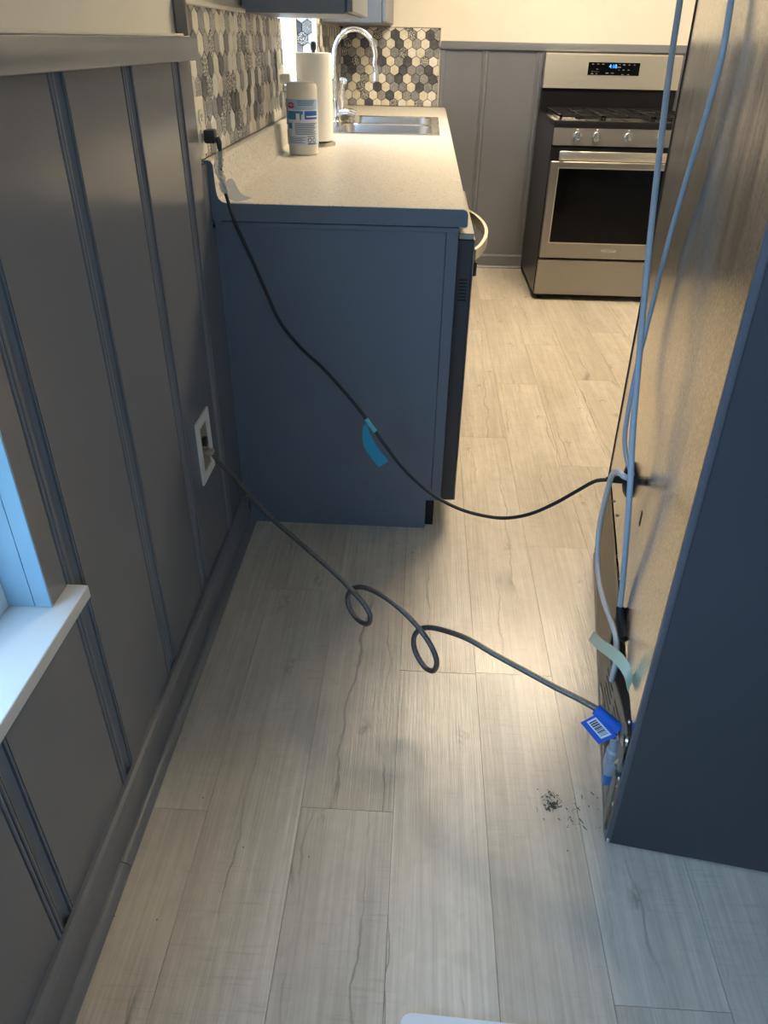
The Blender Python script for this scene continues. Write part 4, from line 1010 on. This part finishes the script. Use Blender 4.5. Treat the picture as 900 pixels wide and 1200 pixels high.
# braided water supply line, looping down to the refrigerator valve
s0 = V((0.020, 1.530, 0.405)); s1 = FM @ V((-0.010, 0.076, 0.174))
sn = V((-(s1-s0).y, (s1-s0).x, 0)).normalized()
def spix(px, py, off=0.0): return on_plane(px, py, s0, sn)+sn*off
bl = thing('braided_water_line', 'grey braided water line with two loose loops running to the refrigerator valve', 'water line', (0.45, 1.25, 0.0))
seq = [(256, 541, 0), (268, 553, 0), (285, 572, 0), (310, 600, 0), (340, 626, 0), (370, 652, 0), (395, 674, 0), (413, 690, -.004), (428, 704, -.008), (437, 718, -.010), (435, 728, -.010), (424, 726, -.007), (412, 715, -.002), (406, 702, .004), (409, 693, .008), (420, 690, .008), (436, 694, .006), (455, 704, .003), (475, 719, 0), (494, 737, -.004), (508, 755, -.008), (515, 772, -.010), (511, 783, -.010), (499, 779, -.006), (487, 764, 0), (483, 750, .006), (488, 741, .009), (500, 738, .009), (520, 741, .006), (548, 750, .003), (580, 767, 0), (615, 786, 0), (650, 805, 0), (680, 820, 0), (702, 833, 0), (715, 846, 0)]
lpts = [s0] + [spix(*q) for q in seq] + [s1]
obj('hose', tube(B(), spline(lpts, 6), 0.0058, 12), 'braided_steel', bl, smooth=True)
obj('fitting', lathe(B(), [(0.0095, -0.006), (0.0095, 0.004), (0.0065, 0.006)], s0, 'X', 12), 'nickel', bl, smooth=True)
obj('fitting', tube(B(), [s1+V((-0.003, 0.003, 0.028)), s1], 0.009, 12), 'valve_gray', bl, smooth=True)
# blue tag with a bar code
TO = -0.010
q = [spix(a, b, TO) for a, b in ((683, 843), (702, 833), (726, 859), (704, 868))]
wrap = obj('tag_wrap', tube(B(), [spix(698, 831), spix(712, 843), spix(726, 855)], 0.0105, 10), 'tag_blue', bl, smooth=True)
n_t = (q[1]-q[0]).cross(q[3]-q[0]).normalized()
if n_t.dot(CAM-q[0]) < 0: n_t = -n_t
flag = obj('tag', prism(B(), q, -n_t*0.0008), 'tag_blue', bl); flag['label'] = 'blue paper tag with a white bar code panel'
def tq(u, v, h): return q[0]*(1-u)*(1-v)+q[1]*(1-u)*v+q[2]*u*v+q[3]*u*(1-v)+n_t*h     # u along, v towards the line
obj('tag_panel', prism(B(), [tq(0.08, 0.30, 0.0002), tq(0.08, 0.86, 0.0002), tq(0.86, 0.86, 0.0002), tq(0.86, 0.30, 0.0002)], n_t*0.0003), 'tag_white', flag)
u = 0.15
random.seed(11)
while u < 0.78:
    w = random.choice((0.012, 0.02, 0.034, 0.045)); obj('bar', prism(B(), [tq(u, 0.38, 0.0006), tq(u, 0.78, 0.0006), tq(u+w, 0.78, 0.0006), tq(u+w, 0.38, 0.0006)], n_t*0.0002), 'tag_ink', flag); u += w+random.choice((0.014, 0.02, 0.03))

# ================================================================== ON THE FLOOR
# white rounded tray edge, mostly out of frame
pA = on_axis(472, 1190, 2, 0.012); pB = on_axis(555, 1199, 2, 0.012)
dirv = V((pB.x-pA.x, pB.y-pA.y, 0)).normalized(); ang = math.atan2(dirv.y, dirv.x)
bm = B(); prism(bm, [(a, b, 0.0) for a, b in rrect(0, 0.24, -0.30, 0, 0.014, 6)], (0, 0, 0.010))
es = [e for e in bm.edges if all(v.co.z > 0.009 for v in e.verts)]; bmesh.ops.bevel(bm, geom=es, offset=0.003, segments=2, affect='EDGES')
cdv = obj('plastic_board', bm, 'card_white', origin=(0, 0, 0), smooth=True); cdv.location = (pA.x-0.002, pA.y+0.006, 0.0); cdv.rotation_euler = (0, 0, ang)
tag(cdv, 'thin white plastic board with rounded corners lying on the floor', 'board')
# clump of dirt and lint by the refrigerator
random.seed(21)
dc = on_axis(646, 943, 2, 0)
bm = B()
def fleck(c, l, w, h, a):
    d = V((math.cos(a), math.sin(a), 0)); s = V((-d.y, d.x, 0))
    pts = [c-d*l-s*w*0.6, c+d*l*0.4-s*w, c+d*l, c+d*l*0.2+s*w, c-d*l*0.8+s*w*0.5]; prism(bm, [V((p.x, p.y, 0.0002)) for p in pts], (0, 0, h))
for i in range(60):
    r = abs(random.gauss(0, 0.010)); t = random.uniform(0, 6.28)
    fleck(dc+V((r*math.cos(t)*1.1, r*math.sin(t)*1.2, 0)), random.uniform(0.001, 0.0035), random.uniform(0.0005, 0.0014), random.uniform(0.0006, 0.003), random.uniform(0, 6.28))
for i in range(14):
    p = dc+V((random.gauss(0, 0.010), random.gauss(0, 0.012), 0.001)); a = random.uniform(0, 6.28); l = random.uniform(0.008, 0.022)
    path = [p+V((math.cos(a+random.uniform(-.5, .5))*l*k/4, math.sin(a+random.uniform(-.5, .5))*l*k/4, random.uniform(0, 0.002))) for k in range(5)]
    tube(bm, path, 0.0004, 4)
dd_ = obj('dirt_clump', bm, 'dust'); tag(dd_, 'dark clump of dirt and lint on the floor by the refrigerator', 'dirt'); dd_['kind'] = 'stuff'
bm = B()
for px, py, l in ((682, 934, .006), (694, 930, .005), (678, 948, .005), (681, 962, .007), (685, 970, .006), (668, 958, .003), (670, 962, .004), (664, 948, .003), (655, 960, .003), (690, 945, .003), (674, 942, .002), (700, 935, .002), (665, 997, .002), (637, 960, .002), (630, 925, .002)):
    fleck(on_axis(px, py, 2, 0), l, 0.0011, 0.0006, random.uniform(1.2, 2.4))
for i in range(26):
    p = on_axis(random.gauss(676, 12), random.gauss(952, 14), 2, 0); fleck(p, random.uniform(.0006, .002), 0.0006, 0.0005, random.uniform(0, 6.28))
dd_ = obj('dirt_flecks', bm, 'dust'); tag(dd_, 'scattered dark dirt flecks between the dirt clump and refrigerator corner', 'dirt'); dd_['kind'] = 'stuff'
bm = B()
for px, py in ((285, 993), (362, 1004), (184, 1078), (134, 1074), (238, 935), (312, 642), (155, 1000)):
    fleck(on_axis(px, py, 2, 0), 0.0016, 0.0010, 0.0014, random.uniform(0, 6.28))
dd_ = obj('crumbs', bm, 'dust'); tag(dd_, 'a few dark crumbs scattered on the floor along the grey baseboard', 'crumbs'); dd_['kind'] = 'stuff'
